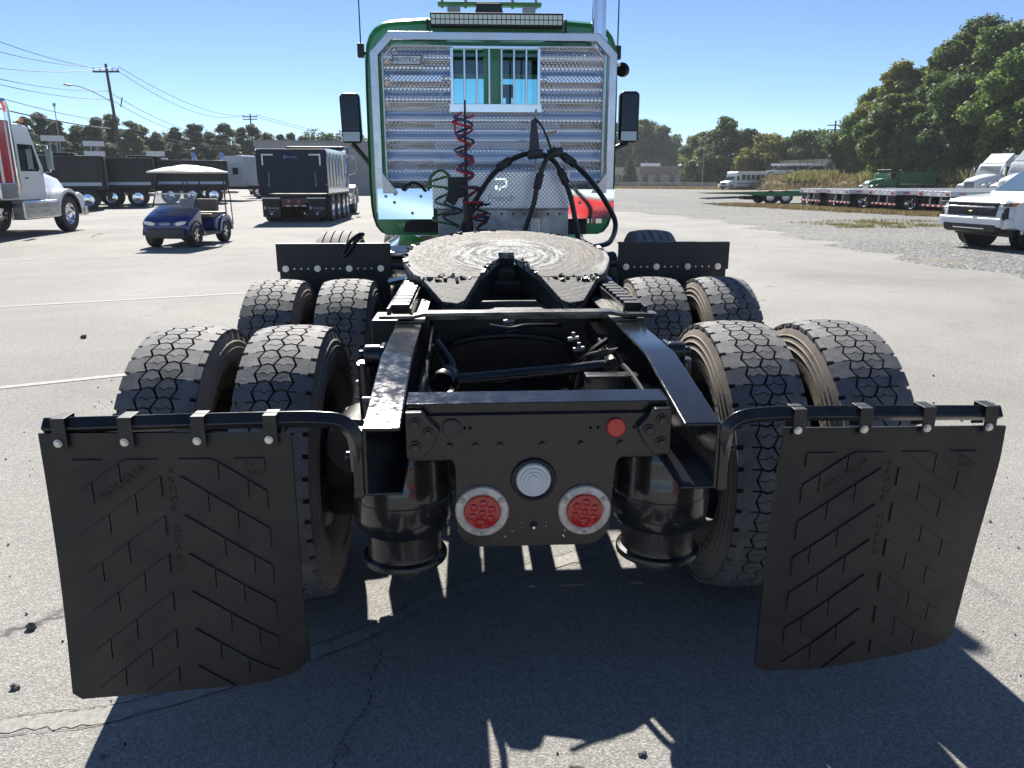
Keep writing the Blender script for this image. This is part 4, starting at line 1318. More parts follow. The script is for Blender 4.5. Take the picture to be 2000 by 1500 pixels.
_wm = {}
def wmesh(Rd, Wd, rim, style='truck'):
    key = (Rd, Wd, rim.name, style)
    if key in _wm: return _wm[key]
    h = Wd / 2
    tb = MB().lathe([(Rd * .58, -h * .85), (Rd * .70, -h), (Rd * .90, -h * .98), (Rd * .985, -h * .84), (Rd, -h * .6), (Rd, h * .6), (Rd * .985, h * .84), (Rd * .90, h * .98), (Rd * .70, h), (Rd * .58, h * .85)], ax=(1, 0, 0), n=40)
    for k in (-.36, 0, .36):
        tb.lathe([(Rd * 1.001, h * (k - .05)), (Rd * .985, h * k), (Rd * 1.001, h * (k + .05))], ax=(1, 0, 0), n=40)
    T = tb.mesh('tyre', TYB, 40)
    r = Rd * .60
    rb = MB()
    if style == 'truck':
        rb.lathe([(r, h * .86), (r * .93, h * .80), (r * .86, h * .30), (r * .80, h * .10), (r * .42, h * .22), (r * .40, h * .75), (r * .28, h * .80), (0, h * .82)], ax=(1, 0, 0), n=32)
        rb.lathe([(r, -h * .86), (r * .86, -h * .30), (0, -h * .2)], ax=(1, 0, 0), n=24)
        for q in range(10):
            a = q * math.pi / 5
            rb.cyl((h * .15, r * .60 * math.cos(a), r * .60 * math.sin(a)), (h * .42, r * .60 * math.cos(a), r * .60 * math.sin(a)), r * .05, n=6)
    else:
        rb.lathe([(r, h * .9), (r * .95, h * .80), (r * .90, h * .0), (0, -h * .1)], ax=(1, 0, 0), n=36)
        for q in range(style == 'six' and 6 or 5):
            a0 = q * 2 * math.pi / (style == 'six' and 6 or 5)
            for da in (-.16, .16):
                a, c = a0 + da * .6, a0 + da
                rb.mat(1).prism([(r * .18 * math.cos(a - .25), r * .18 * math.sin(a - .25)), (r * .93 * math.cos(c - .09), r * .93 * math.sin(c - .09)), (r * .93 * math.cos(c + .09), r * .93 * math.sin(c + .09)), (r * .18 * math.cos(a + .25), r * .18 * math.sin(a + .25))], 'x', h * .35, h * .72)
        rb.mat(1).cyl((h * .3, 0, 0), (h * .8, 0, 0), r * .26, n=20)
    M_ = rb.mesh('rim', [rim, rim] if style == 'truck' else [DGREY, rim], 40)
    _wm[key] = (T, M_)
    return _wm[key]

def vwheel(p, x, y, Rd=.52, Wd=.28, rim=CHROME, style='truck', z=None):
    e = bpy.data.objects.new('wheel', None); COL.objects.link(e); e.parent = p
    e.location = (x, y, Rd if z is None else z)
    if x < 0: e.rotation_euler = (0, 0, math.pi)
    T, M_ = wmesh(Rd, Wd, rim, style)
    obj('tyre', T, e); obj('rim', M_, e)
    return e

def fender(p, x0, x1, y, r0, r1, z, mat, a0=-5, a1=185, name='fender'):
    o = arc(y, z, r1, a0, a1, 14) + arc(y, z, r0, a1, a0, 14)
    return MB().prism(o, 'x', x0, x1).build(name, mat, p, bevel=.012)

def conv_cab(p, paint, yf=0., roof=2.72, sleeper=0., rim=CHROME, hood_paint=None, wheels=True):
    """bonneted truck cab, front axle at y = yf"""
    hp = hood_paint or paint
    secs = []
    for y, zt, hw, zb in ((yf + 1.0, 1.22, .50, .80), (yf + .93, 1.42, .60, .72), (yf + .55, 1.58, .70, .70), (yf - .3, 1.74, .80, .85), (yf - 1.02, 1.86, .92, .95)):
        secs.append([(-hw, y, zb), (-hw, y, zt - .22), (-hw * .86, y, zt - .07), (-hw * .5, y, zt), (hw * .5, y, zt), (hw * .86, y, zt - .07), (hw, y, zt - .22), (hw, y, zb)])
    MB().loft(secs).build('hood', hp, p, smooth=50)
    MB().prism([(-.48, .72), (.48, .72), (.44, 1.28), (-.44, 1.28)], 'y', yf + .99, yf + 1.03).build('grille', CHROME, p, bevel=.02)
    MB().bb(-1.15, 1.15, yf + .98, yf + 1.12, .42, .70).build('bumper', CHROME, p, bevel=.04)
    for s in (-1, 1):
        fender(p, s * .72, s * 1.17, yf, .60, .70, .54, hp)
        MB().prism([(yf + .35, 1.0), (yf + .72, .70), (yf + .98, .70), (yf + .98, 1.02), (yf + .7, 1.14)], 'x', s * .60, s * 1.13).build('fender_nose', hp, p, bevel=.06)
        MB().box((s * .92, yf + .985, .93), (.30, .05, .17)).build('headlamp', LAMPW, p, bevel=.03)
        if wheels: vwheel(p, s * 1.0, yf, .52, .29, rim)
        # door window and step
        MB().prism([(yf - 1.22, 1.80), (yf - 1.42, 2.42), (yf - 2.15, 2.42), (yf - 2.15, 1.72), (yf - 1.3, 1.72)], 'x', s * 1.052, s * 1.058).build('door_window', WINB, p)
        MB().bb(s * .75, s * 1.13, yf - 2.4, yf - 1.0, .45, .62).bb(s * .80, s * 1.10, yf - 2.3, yf - 1.05, .75, .86).build('cab_step', ALUW, p, bevel=.02)
        m_ = MB().box((s * 1.32, yf - 1.1, 2.05), (.16, .10, .55)).tube([(s * 1.04, yf - 1.15, 2.45), (s * 1.30, yf - 1.1, 2.42), (s * 1.30, yf - 1.1, 1.72), (s * 1.04, yf - 1.15, 1.66)], .02, 6)
        m_.build('side_mirror', CHROME, p, bevel=.01)
        MB().bb(s * 1.052, s * 1.062, yf - 2.0, yf - 1.85, 1.52, 1.56).build('door_handle', DGREY, p)
    MB().prism([(yf - 1.0, .95), (yf - 1.0, 1.84), (yf - 1.32, 2.48), (yf - 1.5, roof - .05), (yf - 1.8, roof), (yf - 2.35, roof), (yf - 2.42, roof - .08), (yf - 2.42, .95)], 'x', -1.05, 1.05).build('cab', paint, p, bevel=.07, seg=3)
    MB().add([(-.93, yf - 1.03, 1.90), (.93, yf - 1.03, 1.90), (.86, yf - 1.315, 2.47), (-.86, yf - 1.315, 2.47)], [(0, 1, 2, 3)]).build('windshield', WINS, p, smooth=0)
    if sleeper:
        MB().prism([(yf - 2.44, .95), (yf - 2.44, roof + .02), (yf - 2.9, roof + .55), (yf - 2.44 - sleeper, roof + .60), (yf - 2.44 - sleeper, .95)], 'x', -1.12, 1.12).build('sleeper', paint, p, bevel=.07, seg=3)
    return p

def chassis(p, y0, y1, axles, rim=CHROME, dual=True, z=1.0):
    for s in (-1, 1):
        MB().bb(s * .36, s * .44, y0, y1, z - .25, z).build('frame_rail', BLKP, p)
    for ay in axles:
        MB().cyl((-.95, ay, .5), (.95, ay, .5), .08, n=10).build('axle', BLKP, p)
        for s in (-1, 1):
            if dual: vwheel(p, s * .78, ay, .51, .26, rim)
            vwheel(p, s * 1.09, ay, .51, .26, rim)

# ---- white and red tractor at the left edge (parallel to our truck)
wt = thing('semi_truck', 'white bonneted semi truck with red panel and tall chrome stack at left edge', 'truck', (-13.22, 22.45, 0), 0)
conv_cab(wt, WHITEP, 0., 2.95)
chassis(wt, -9, -.4, (-4.2, -5.5))
for s in (-1, 1):
    MB().cyl((s * 1.10, -2.48, 1.15), (s * 1.10, -2.48, 3.25), .075, n=16).tube([(s * 1.10, -2.48, 3.2), (s * 1.10, -2.51, 3.36), (s * 1.10, -2.61, 3.48)], .075, 12).build('exhaust_stack', CHROME, wt)
    MB().bb(s * .80, s * 1.16, -2.45, -.62, .45, .95).build('tank_fairing', ALU, wt, bevel=.05)
    for zz in (.58, .72, .86):
        MB().bb(s * 1.162, s * 1.19, -2.3, -.75, zz, zz + .035).build('step_tread', ALUW, wt)
    fender(wt, s * .74, s * 1.19, 0, .55, .60, .54, PLASTB, name='fender_flare')
MB().bb(-1.16, 1.16, -3.6, -2.58, 1.25, 2.98).build('rack_panel', REDP, wt, bevel=.02)
MB().bb(1.161, 1.168, -3.28, -3.16, 1.25, 2.95).bb(1.161, 1.168, -2.80, -2.72, 1.25, 2.95).build('panel_stripe', WHITER, wt)
MB().bb(.72, 1.20, -3.45, -2.70, 1.0, 1.42).build('tool_box', ALU, wt, bevel=.02)
MB().bb(.98, 1.06, -1.75, -1.65, 3.0, 3.1).bb(-.6, .6, -1.75, -1.6, 2.96, 3.02).build('roof_lamps', AMBER, wt, bevel=.01)

# ---- golf cart
SCREEN = bpy.data.materials.new('dusty_plexiglass')
SCREEN.use_nodes = True
t = SCREEN.node_tree
tr_ = t.nodes.new('ShaderNodeBsdfTransparent')
mx_ = t.nodes.new('ShaderNodeMixShader')
mx_.inputs[0].default_value = .42
sb = t.nodes['Principled BSDF']
sb.inputs['Base Color'].default_value = (.42, .46, .50, 1)
sb.inputs['Roughness'].default_value = .12
t.links.new(tr_.outputs[0], mx_.inputs[1]); t.links.new(sb.outputs[0], mx_.inputs[2])
t.links.new(mx_.outputs[0], t.nodes['Material Output'].inputs['Surface'])
gc = thing('golf_cart', 'blue golf cart with cream roof and folding windscreen on the open asphalt', 'golf cart', (-6.93, 17.55, 0), 187)
cw = MB()
for y, hw, z0, z1 in ((1.22, .50, .42, .56), (1.20, .56, .36, .66), (1.05, .60, .34, .76), (.75, .60, .38, .88), (.52, .59, .42, .98)):
    cw.loft([]) if False else None
cw.loft([[(-hw, y, z0), (-hw, y, z1 - .08), (-hw * .8, y, z1), (hw * .8, y, z1), (hw, y, z1 - .08), (hw, y, z0)] for y, hw, z0, z1 in ((1.24, .48, .46, .58), (1.20, .57, .38, .68), (1.02, .60, .36, .78), (.75, .60, .40, .90), (.52, .58, .42, .98))])
cw.build('front_cowl', BLUEP, gc, smooth=50)
MB().bb(-.46, .46, 1.02, 1.27, .22, .47).build('front_bumper', DGREY, gc, bevel=.04)
for s in (-1, 1):
    MB().prism([(s * .22, .58), (s * .30, .52), (s * .50, .56), (s * .54, .64), (s * .34, .63)], 'y', 1.19, 1.252).build('headlamp', LAMPW, gc, bevel=.012)
    vwheel(gc, s * .50, .84, .275, .22, ALU, 'five'); vwheel(gc, s * .50, -.84, .275, .22, ALU, 'five')
    fender(gc, s * .40, s * .62, .84, .30, .345, .29, DGREY, 0, 180, 'wheel_arch')
    fender(gc, s * .38, s * .62, -.84, .31, .42, .30, BLUEP, 0, 180, 'rear_fender')
    MB().tube([(s * .53, .72, .95), (s * .55, .42, 1.40), (s * .56, .30, 1.80)], .018, 6).build('roof_post', PLASTB, gc)
    MB().tube([(s * .55, -1.02, .70), (s * .56, -1.0, 1.80)], .018, 6).build('roof_post', PLASTB, gc)
    MB().tube([(s * .54, -1.05, 1.78), (s * .54, -1.38, 1.2), (s * .54, -1.42, .42), (s * .2, -1.42, .42)], .016, 6).build('rear_grab_bar', PLASTB, gc)
mb = MB(); text_on(mb, 'E-Z-GO', .075, (0, 1.247, .575), (-1, 0, 0), (0, 0, 1)); mb.build('badge', ALU, gc, smooth=0)
MB().bb(-.58, .58, -.45, .52, .27, .33).build('floor', DGREY, gc)
MB().bb(-.575, .575, -1.25, -.28, .33, .66).build('rear_body', BLUEP, gc, bevel=.06)
MB().bb(-.60, .60, -.5, .56, .24, .30).build('rocker_panel', DGREY, gc, bevel=.01)
MB().bb(-.54, .54, -.62, -.12, .66, .76).build('seat', TANP, gc, bevel=.04)
MB().bb(-.52, .52, -.70, -.60, .80, 1.12).build('backrest', TANP, gc, bevel=.05)
MB().bb(-.50, .50, -1.20, -.74, .70, .78).build('rear_seat', TANP, gc, bevel=.03)
MB().add([(-.53, .70, .93), (.53, .70, .93), (.54, .54, 1.27), (-.54, .54, 1.27)], [(0, 1, 2, 3)]).build('windscreen', SCREEN, gc, smooth=0)
MB().bb(-.55, .55, .52, .56, 1.255, 1.285).build('windscreen_rail', WHITER, gc, bevel=.004)
MB().tube([(-.27 + .16 * math.cos(a), .30 + .06 * math.sin(a), 1.0 + .15 * math.sin(a)) for a in [i * math.pi / 10 for i in range(20)]], .014, 6, closed=True).build('steering_wheel', PLASTB, gc)
rf = MB()
def roofpt(u, v):
    x, y = (u - .5) * 1.26, -1.20 + v * 1.86
    ex = 1 - (2 * u - 1) ** 4; ey = 1 - (2 * v - 1) ** 4
    return (x, y, 1.80 + .13 * ex * ey + .035 * max(0, math.cos((u - .5) * 12)) * ey * ex)
rf.grid(roofpt, 16, 16); rf.bb(-.63, .63, -1.20, .66, 1.765, 1.80)
rf.build('roof', CREAM, gc, smooth=50)

gc.scale = (.94, .94, .94)
# ---- dump truck standing tail on
def dump_truck(name, label, loc, az, cab_paint, gate_paint, box_mat, L=4.7, axles=(1.0, 2.25, 3.5, 4.5), detail=True, zt=2.52, group=None):
    d = thing(name, label, 'dump truck', loc, az, group)
    MB().prism([(-1.22, 1.02), (1.22, 1.02), (1.22, zt - .08), (1.15, zt), (-1.15, zt), (-1.22, zt - .08)], 'y', -.02, .07).build('tailgate', gate_paint, d, bevel=.015)
    MB().prism([(-1.0, .86), (1.0, .86), (1.20, 1.0), (-1.20, 1.0)], 'y', .02, .30).build('gate_sill', BLKP, d, bevel=.02)
    MB().bb(-1.20, 1.20, .08, L, .96, 1.0).build('dump_floor', BLKP, d)
    for s in (-1, 1):
        sd_ = MB().bb(s * 1.16, s * 1.20, .075, L, 1.0, zt).bb(s * 1.14, s * 1.24, .075, L, zt - .10, zt + .02).bb(s * 1.10, s * 1.24, .075, L, 1.02, 1.16).build('dump_side', box_mat, d, bevel=.02)
        for k in range(7):
            y = .35 + k * (L - .6) / 6
            MB().prism([(y - .10, zt - .11), (y + .10, zt - .11), (y + .06, 1.17), (y - .06, 1.17)], 'x', s * 1.201, s * 1.235).build('side_rib', box_mat, sd_, bevel=.02)
    MB().bb(-1.18, 1.18, L - .06, L, 1.0, zt + .1).build('dump_front', box_mat, d)
    MB().prism([(L - .3, zt + .10), (L + 1.25, zt + .16), (L + 1.25, zt + .28), (L - .3, zt + .24)], 'x', -1.15, 1.15).build('cab_shield', BLKP, d, bevel=.03)
    MB().bb(-1.0, 1.0, L - .5, L - .2, zt + .02, zt + .24).build('tarp_roll', BLKP, d, bevel=.05)
    if detail:
        for s in (-1, 1):
            MB().bb(s * .62, s * 1.02, -.026, -.021, zt - .22, zt - .17).bb(s * .97, s * 1.02, -.0265, -.0212, zt - .55, zt - .17).build('reflective_corner', WHITER, d)
            MB().cyl((s * .80, -.02, 1.75), (s * .82, -.02, 1.32), .015, n=6).sph((s * .82, -.03, 1.28), .035, 8, 6).build('gate_chain', STEEL, d)
            MB().cyl((s * 1.19, -.022, 1.32), (s * 1.19, -.035, 1.32), .04, n=12).build('marker_lamp', REDL, d)
            fl_ = MB().bb(s * .48, s * 1.10, -.06, -.045, .20, .84).build('mud_flap', BLKP, d, bevel=.01)
            MB().bb(s * .46, s * 1.12, -.075, -.04, .83, .87).build('flap_bar', ALUW, d)
            tx = MB(); text_on(tx, 'Rowling', .12, (s * .80 + .07, -.0615, .50), (1, 0, 0), (0, 0, 1)); tx.bb(s * .80 - .25, s * .80 - .19, -.064, -.0612, .46, .57)
            text_on(tx, 'Equipment', .06, (s * .80 + .04, -.0615, .40), (1, 0, 0), (0, 0, 1))
            tx.build('flap_lettering', pbr('pale_blue_print', (.35, .45, .65), .5), fl_, smooth=0)
            MB().prism([(s * .80 - .05, .34), (s * .80 + .05, .34), (s * .80, .25)], 'y', -.064, -.0612).build('flap_mark', WHITER, fl_)
            MB().cyl((s * .17, -.02, .74), (s * .17, -.05, .74), .062, n=16).build('tail_lamp', REDL, d)
            MB().tube([(s * 1.27, L + .2, zt + .25), (s * 1.27, L - .2, 1.9), (s * 1.26, L - .7, 1.15)], .04, 8).build('tarp_arm', CHROME, d)
        tx = MB(); text_on(tx, 'Rowling', .11, (.03, -.0225, zt - .28), (1, 0, 0), (0, 0, 1)); tx.prism([(-.25, zt - .33), (-.20, zt - .33), (-.18, zt - .22), (-.24, zt - .21)], 'y', -.026, -.0212)
        tx.build('gate_lettering', pbr('blue_print', (.16, .24, .6), .5), d, smooth=0)
        MB().prism([(-.46, .84), (.46, .84), (.40, .60), (-.40, .60)], 'y', -.02, .0).build('lamp_panel', DGREY, d)
        for k in range(6):
            MB().bb(-.42 + k * .14, -.28 + k * .14, -.03, -.021, .56, .60).build('reflective_tape', (REDR, WHITER)[k % 2], d)
    chassis(d, .1, L + 2.2, axles)
    conv_cab(d, cab_paint, L + 2.55, 2.62)
    return d
dump_truck('dump_truck', 'dark navy tailgate of dump truck with white corner markings, behind golf cart', (-6.38, 26.62, 0), 0, SILV, NAVYP, CHROME)
# chrome side on the near right of that truck: exhaust, tank
# ---- row of black dump trucks broadside on, behind the golf cart
for k, (px, py_, lab) in enumerate(((-18.45, 39.45, 'black dump truck behind the white semi truck, leftmost of the black row'), (-17.63, 43.5, 'black dump truck with silver rail, middle one of the black row'), (-15.4, 49.4, 'black dump truck behind the golf cart, rightmost of the black row'))):
    d = dump_truck('dump_truck', lab, (px, py_, 0), -112 + k * 2, BLKP, BLKP, pbr('gloss_black_side', (.007, .008, .011), .3, spec=.35), 4.2, (.9, 2.15, 3.4), False, 2.55, 'black dump trucks in a row')
    for s in (-1, 1):
        MB().bb(s * 1.242, s * 1.252, .2, 4.0, 1.16, 1.32).build('silver_rail', pbr('satin_blue_rail', (.30, .35, .45), .35, .6), d)
    MB().bb(.6, 1.24, 3.4, 4.2, 2.585, 2.70).build('tarp_cover', WHITER, d, bevel=.03)

# ---- silver sleeper tractor
st = thing('sleeper_tractor', 'pale silver sleeper tractor parked side on beyond the golf cart', 'truck', (-19.3, 55.5, 0), -82)
conv_cab(st, SILV, 0, 2.7, sleeper=.0)
MB().prism([(-2.44, .95), (-2.44, 2.72), (-2.7, 2.95), (-3.9, 3.0), (-3.9, .95)], 'x', -1.12, 1.12).build('sleeper', SILV, st, bevel=.07)
for s in (-1, 1):
    MB().bb(s * 1.122, s * 1.13, -3.5, -3.1, 1.75, 2.2).build('sleeper_window', WINB, st)
chassis(st, -7.6, -.4, (-5.4, -6.7))
MB().cyl((0, -4.6, 1.05), (0, -6.8, 1.05), .5, .5, 24).build('fifth_wheel_cover', BLKP, st)
for s in (-1, 1):
    fender(st, s * .65, s * 1.2, -5.4, .54, .58, .52, ALU, 10, 170, 'quarter_fender')
tk = thing('tank_trailer', 'low white rounded tank trailer behind the silver tractor', 'trailer', (-14.6, 60.5, 0), 82)
MB().lathe([(0, -2.6), (.7, -2.55), (.85, -2.3), (.85, 2.3), (.7, 2.55), (0, 2.6)], o=(0, 0, 1.25), ax=(0, 1, 0), n=28).build('tank', WHITEP, tk)
chassis(tk, -2.4, 2.4, (-1.6, -.3), z=.55)

# ---- white pickup at the right edge
pk = thing('pickup_truck', 'white pickup truck with black grille on gravel at the right edge', 'pickup', (12.0, 15.42, 0), 261)
prof = [(.86, .50), (.93, .54), (.965, .66), (.955, .80), (.93, .98), (.84, 1.08), (.55, 1.135), (-.40, 1.215), (-.55, 1.24), (-4.85, 1.24), (-4.9, 1.1), (-4.9, .55), (-4.8, .46), (.7, .46)]
bd = MB()
def bsec(x, k):  # narrow the nose towards the sides
    return [(x, y - (max(0, y) * .16 if k else 0) - (.02 if k else 0), z - (.05 if k and z > 1.0 else 0)) for y, z in prof]
bd.loft([bsec(-1.01, True), bsec(-.97, True)[:], bsec(-.80, False), bsec(.80, False), bsec(.97, True), bsec(1.01, True)])
body = bd.build('body', WHITEP, pk, smooth=40)
bool_cut(body, [MB().cyl((.62, 0, .44), (1.2, 0, .44), .52, n=36), MB().cyl((-.62, 0, .44), (-1.2, 0, .44), .52, n=36), MB().cyl((.62, -3.75, .44), (1.2, -3.75, .44), .52, n=36), MB().cyl((-.62, -3.75, .44), (-1.2, -3.75, .44), .52, n=36), MB().bb(-.85, .85, -4.85, -3.0, .75, 1.4)])
MB().loft([[(-.95, -.30, 1.20), (.95, -.30, 1.20), (.95, -3.0, 1.22), (-.95, -3.0, 1.22)], [(-.74, -1.12, 1.84), (.74, -1.12, 1.84), (.78, -2.75, 1.86), (-.78, -2.75, 1.86)], [(-.62, -1.3, 1.90), (.62, -1.3, 1.90), (.66, -2.6, 1.91), (-.66, -2.6, 1.91)]]).build('cabin', WHITEP, pk, bevel=.04)
WG = pbr('blue_grey_windscreen', (.10, .16, .22), .04, .2, coat=1.)
def quad(a, b_, c_, d_, off, name, mat, par):
    a, b_, c_, d_ = map(Vector, (a, b_, c_, d_))
    n = (b_ - a).cross(d_ - a).normalized() * off
    MB().add([a + n, b_ + n, c_ + n, d_ + n], [(0, 1, 2, 3)]).build(name, mat, par, smooth=0)
quad((-.87, -.37, 1.255), (.87, -.37, 1.255), (.70, -1.06, 1.79), (-.70, -1.06, 1.79), -.012, 'windshield', WG, pk)
for s in (-1, 1):
    a, b_, c_, d_ = (s * .935, -.62, 1.27), (s * .935, -1.75, 1.27), (s * .775, -1.75, 1.77), (s * .765, -1.25, 1.77)
    quad(a, b_, c_, d_, s * -.014, 'side_window', WINB, pk)
    a, b_, c_, d_ = (s * .935, -1.82, 1.27), (s * .935, -2.75, 1.27), (s * .79, -2.6, 1.77), (s * .78, -1.82, 1.77)
    quad(a, b_, c_, d_, s * -.014, 'side_window', WINB, pk)
    for wy in (0, -3.75):
        vwheel(pk, s * .86, wy, .405, .27, ALU, 'six')
        MB().cyl((s * .64, wy, .44), (s * .70, wy, .44), .515, n=30).build('wheel_well', PLASTB, pk)
        fender(pk, s * .955, s * 1.018, wy, .50, .535, .44, WHITEP, -8, 188, 'arch_lip')
    MB().prism([(s * .62, 1.01), (s * .64, .955), (s * .96, .955), (s * .985, 1.035), (s * .9, 1.035)], 'y', .70, .925 ).build('headlamp', pbr('smoked_headlamp', (.16, .17, .19), .08, .3, coat=.9), pk, bevel=.01)
    MB().prism([(s * .86, .965), (s * .985, .965), (s * 1.0, 1.03), (s * .9, 1.03)], 'y', .52, .86).build('turn_signal', AMBER, pk, bevel=.006)
    MB().prism([(s * .70, .93), (s * .90, .93), (s * .92, .66), (s * .86, .66), (s * .70, .80)], 'y', .80, .935).build('lamp_surround', PLASTB, pk, bevel=.01)
    MB().bb(s * .72, s * .86, .80, .945, .82, .91).build('fog_lamp', LAMPW, pk, bevel=.008)
    MB().box((s * 1.08, -.75, 1.28), (.16, .10, .15)).build('side_mirror', PLASTB, pk, bevel=.03)
    MB().bb(s * 1.012, s * 1.016, -.58, -.575, .55, 1.2).bb(s * 1.012, s * 1.016, -1.8, -1.795, .55, 1.2).build('door_seam', DGREY, pk)
g_ = MB().bb(-.70, .70, .90, .968, .735, 1.03).build('grille', PLASTB, pk, bevel=.01)
MB().bb(-.66, .66, .969, .985, .915, .945).build('grille_bar', CHROME, g_, bevel=.006)
cellm = MB().cyl((0, 0, 0), (0, .012, 0), .022, n=6).mesh('grille_cell', DGREY)
for j in range(3):
    for k in range(15):
        if j < 2 or k % 2 == 0:
            obj('grille_cell', cellm, g_, (-.60 + k * .085 + (j % 2) * .04, .968, .77 + j * .05 + (j == 2) * .12))
MB().box((0, .985, .835), (.10, .012, .03)).build('emblem', pbr('gold_emblem', (.6, .42, .14), .3, .8), g_, bevel=.006)
MB().prism([(.90, .50), (.985, .52), (1.0, .60), (.99, .705), (.90, .715)], 'x', -.86, .86).build('bumper', WHITEP, pk, bevel=.02)
for s in (-1, 1):
    MB().prism([(s * .85, .47), (s * 1.0, .50), (s * 1.0, .70), (s * .86, .70)], 'y', .55, .93).build('bumper_corner', WHITEP, pk, bevel=.03)
MB().prism([(.85, .36), (.965, .40), (1.003, .52), (.99, .575), (.85, .575)], 'x', -.75, .75).build('lower_intake', PLASTB, pk, bevel=.02)
MB().bb(-.45, .45, .975, 1.0, .455, .485).build('skid_trim', ALU, pk, bevel=.006)
MB().bb(-.8, .8, -4.6, .6, .30, .46).build('underbody', PLASTB, pk)

# ---- white step-deck trailers side by side
SHELL = pbr('white_aluminium_rail', (.62, .63, .65), .35, .35, col2=(.5, .5, .52), nscale=5)
LETB = pbr('blue_lettering', (.06, .12, .4), .5)
lab4 = ('white flatbed trailer nearest the pickup, deck tail on with red and white bumper', 'white flatbed trailer, second from the pickup in the trailer row', 'white flatbed trailer, third from the pickup in the trailer row', 'white flatbed trailer beside the green lowboy, farthest from the pickup')
for k, (tx_, ty_) in enumerate(((19.437, 31.842), (18.631, 34.615), (17.905, 37.397), (17.737, 40.248))):
    rv = Vector((math.cos(R(91)), -math.sin(R(91)), 0))
    c0 = Vector((tx_, ty_, 0)) + rv * 1.22
    t_ = thing('flatbed_trailer', lab4[k], 'trailer', (c0.x, c0.y, 0), 91, 'white flatbed trailers parked side by side')
    MB().bb(-1.16, 1.16, .06, 11.0, .93, .985).build('deck', ALUW, t_)
    for s in (-1, 1):
        rl = MB().bb(s * 1.16, s * 1.22, .05, 11.0, .80, 1.0).build('side_rail', SHELL, t_, bevel=.008)
        for j in range(9):
            MB().bb(s * 1.2205, s * 1.224, .35 + j * 1.2, .65 + j * 1.2, .875, .925).build('reflective_tape', (REDR, WHITER)[j % 2] if j % 3 else REDR, rl)
        for wy in (.80, 1.95):
            vwheel(t_, s * .98, wy, .41, .25, CHROME); vwheel(t_, s * .70, wy, .41, .25, CHROME)
        MB().bb(s * .55, s * 1.12, .10, .112, .12, .80).build('mud_flap', BLKP, t_)
        MB().bb(s * .36, s * .42, .08, .14, .42, .82).build('bumper_upright', SHELL, t_)
        MB().bb(s * .28, s * .34, .2, 11, .62, .92).build('frame_beam', BLKP, t_)
        for dx in (.95, 1.06):
            MB().cyl((s * dx, .0, .885), (s * dx, -.02, .885), .045, n=12).build('tail_lamp', REDL, t_)
    rp_ = MB().bb(-1.22, 1.22, .0, .05, .78, 1.0).build('rear_sill', SHELL, t_, bevel=.006)
    for j in range(10):
        MB().bb(-.95 + j * .19, -.76 + j * .19, -.004, -.001, .955, .985).build('reflective_tape', (REDR, WHITER)[j % 2], rp_)
    sg = MB().bb(-.48, .48, -.006, -.002, .80, .93).build('name_board', WHITEP, rp_)
    mb = MB(); text_on(mb, 'TRAILERS', .12, (0, -.0075, .865), (1, 0, 0), (0, 0, 1)); mb.build('board_lettering', LETB, rp_, smooth=0)
    bp = MB().bb(-1.15, 1.15, .06, .13, .36, .44).build('rear_bumper', WHITER, t_)
    for j in range(6):
        MB().bb(-1.15 + j * .40, -.95 + j * .40, .052, .058, .362, .438).build('reflective_tape', REDR, bp)
    MB().prism([(11.0, .93), (11.5, 1.35), (14.5, 1.35), (14.5, 1.2), (11.4, 1.2), (11.0, .8)], 'x', -1.2, 1.2).build('gooseneck', SHELL, t_)
    MB().bb(-.3, .3, 11.4, 11.5, .0, 1.2).build('landing_leg', BLKP, t_)

# ---- green lowboy trailer seen side on
lw = thing('lowboy_trailer', 'low green equipment trailer with wooden deck, left of the white trailers', 'trailer', (14.4, 46.2, 0), 92)
MB().prism([(-.4, .62), (2.0, .66), (4.6, .72), (5.6, .80), (8.0, .80), (8.0, .50), (4.9, .46), (3.0, .48), (2.2, .56)], 'x', -1.2, 1.2).build('deck_frame', GREENT, lw, bevel=.02)
for k in range(11):
    MB().bb(-1.1, 1.1, -.35 + k * .5, .1 + k * .5, .66 + .01 * k * (k < 10), .685 + .01 * k).build('deck_board', DECKW, lw)
for s in (-1, 1):
    for wy in (3.6, 4.55):
        vwheel(lw, s * 1.02, wy, .40, .24, ALU)
MB().prism([(-.2, .32), (2.1, .42), (2.1, .34), (-.2, .28)], 'x', -.9, .9).build('loading_ramp', BLKP, lw)
MB().bb(-.5, .5, 2.2, 5.2, .25, .45).build('axle_frame', BLKP, lw)

# ---- green dump truck by the bank
gd = dump_truck('dump_truck', 'green dump truck facing left in front of the dry grass bank', (47.0, 77.5, gz(47, 77)), -102, GREENT, GREENT, GREENT, 5.2, (1., 2.25, 3.5), False, 2.55)
for s in (-1, 1):
    MB().bb(s * 1.242, s * 1.252, .3, 5.0, 1.1, 1.26).build('silver_rail', ALUW, gd)
    MB().tube([(s * 1.27, 5.3, 2.8), (s * 1.27, 4.2, 2.0), (s * 1.27, 2.8, 1.2)], .05, 6).build('tarp_arm', ALU, gd)
gd.scale = (.86, .86, .86)
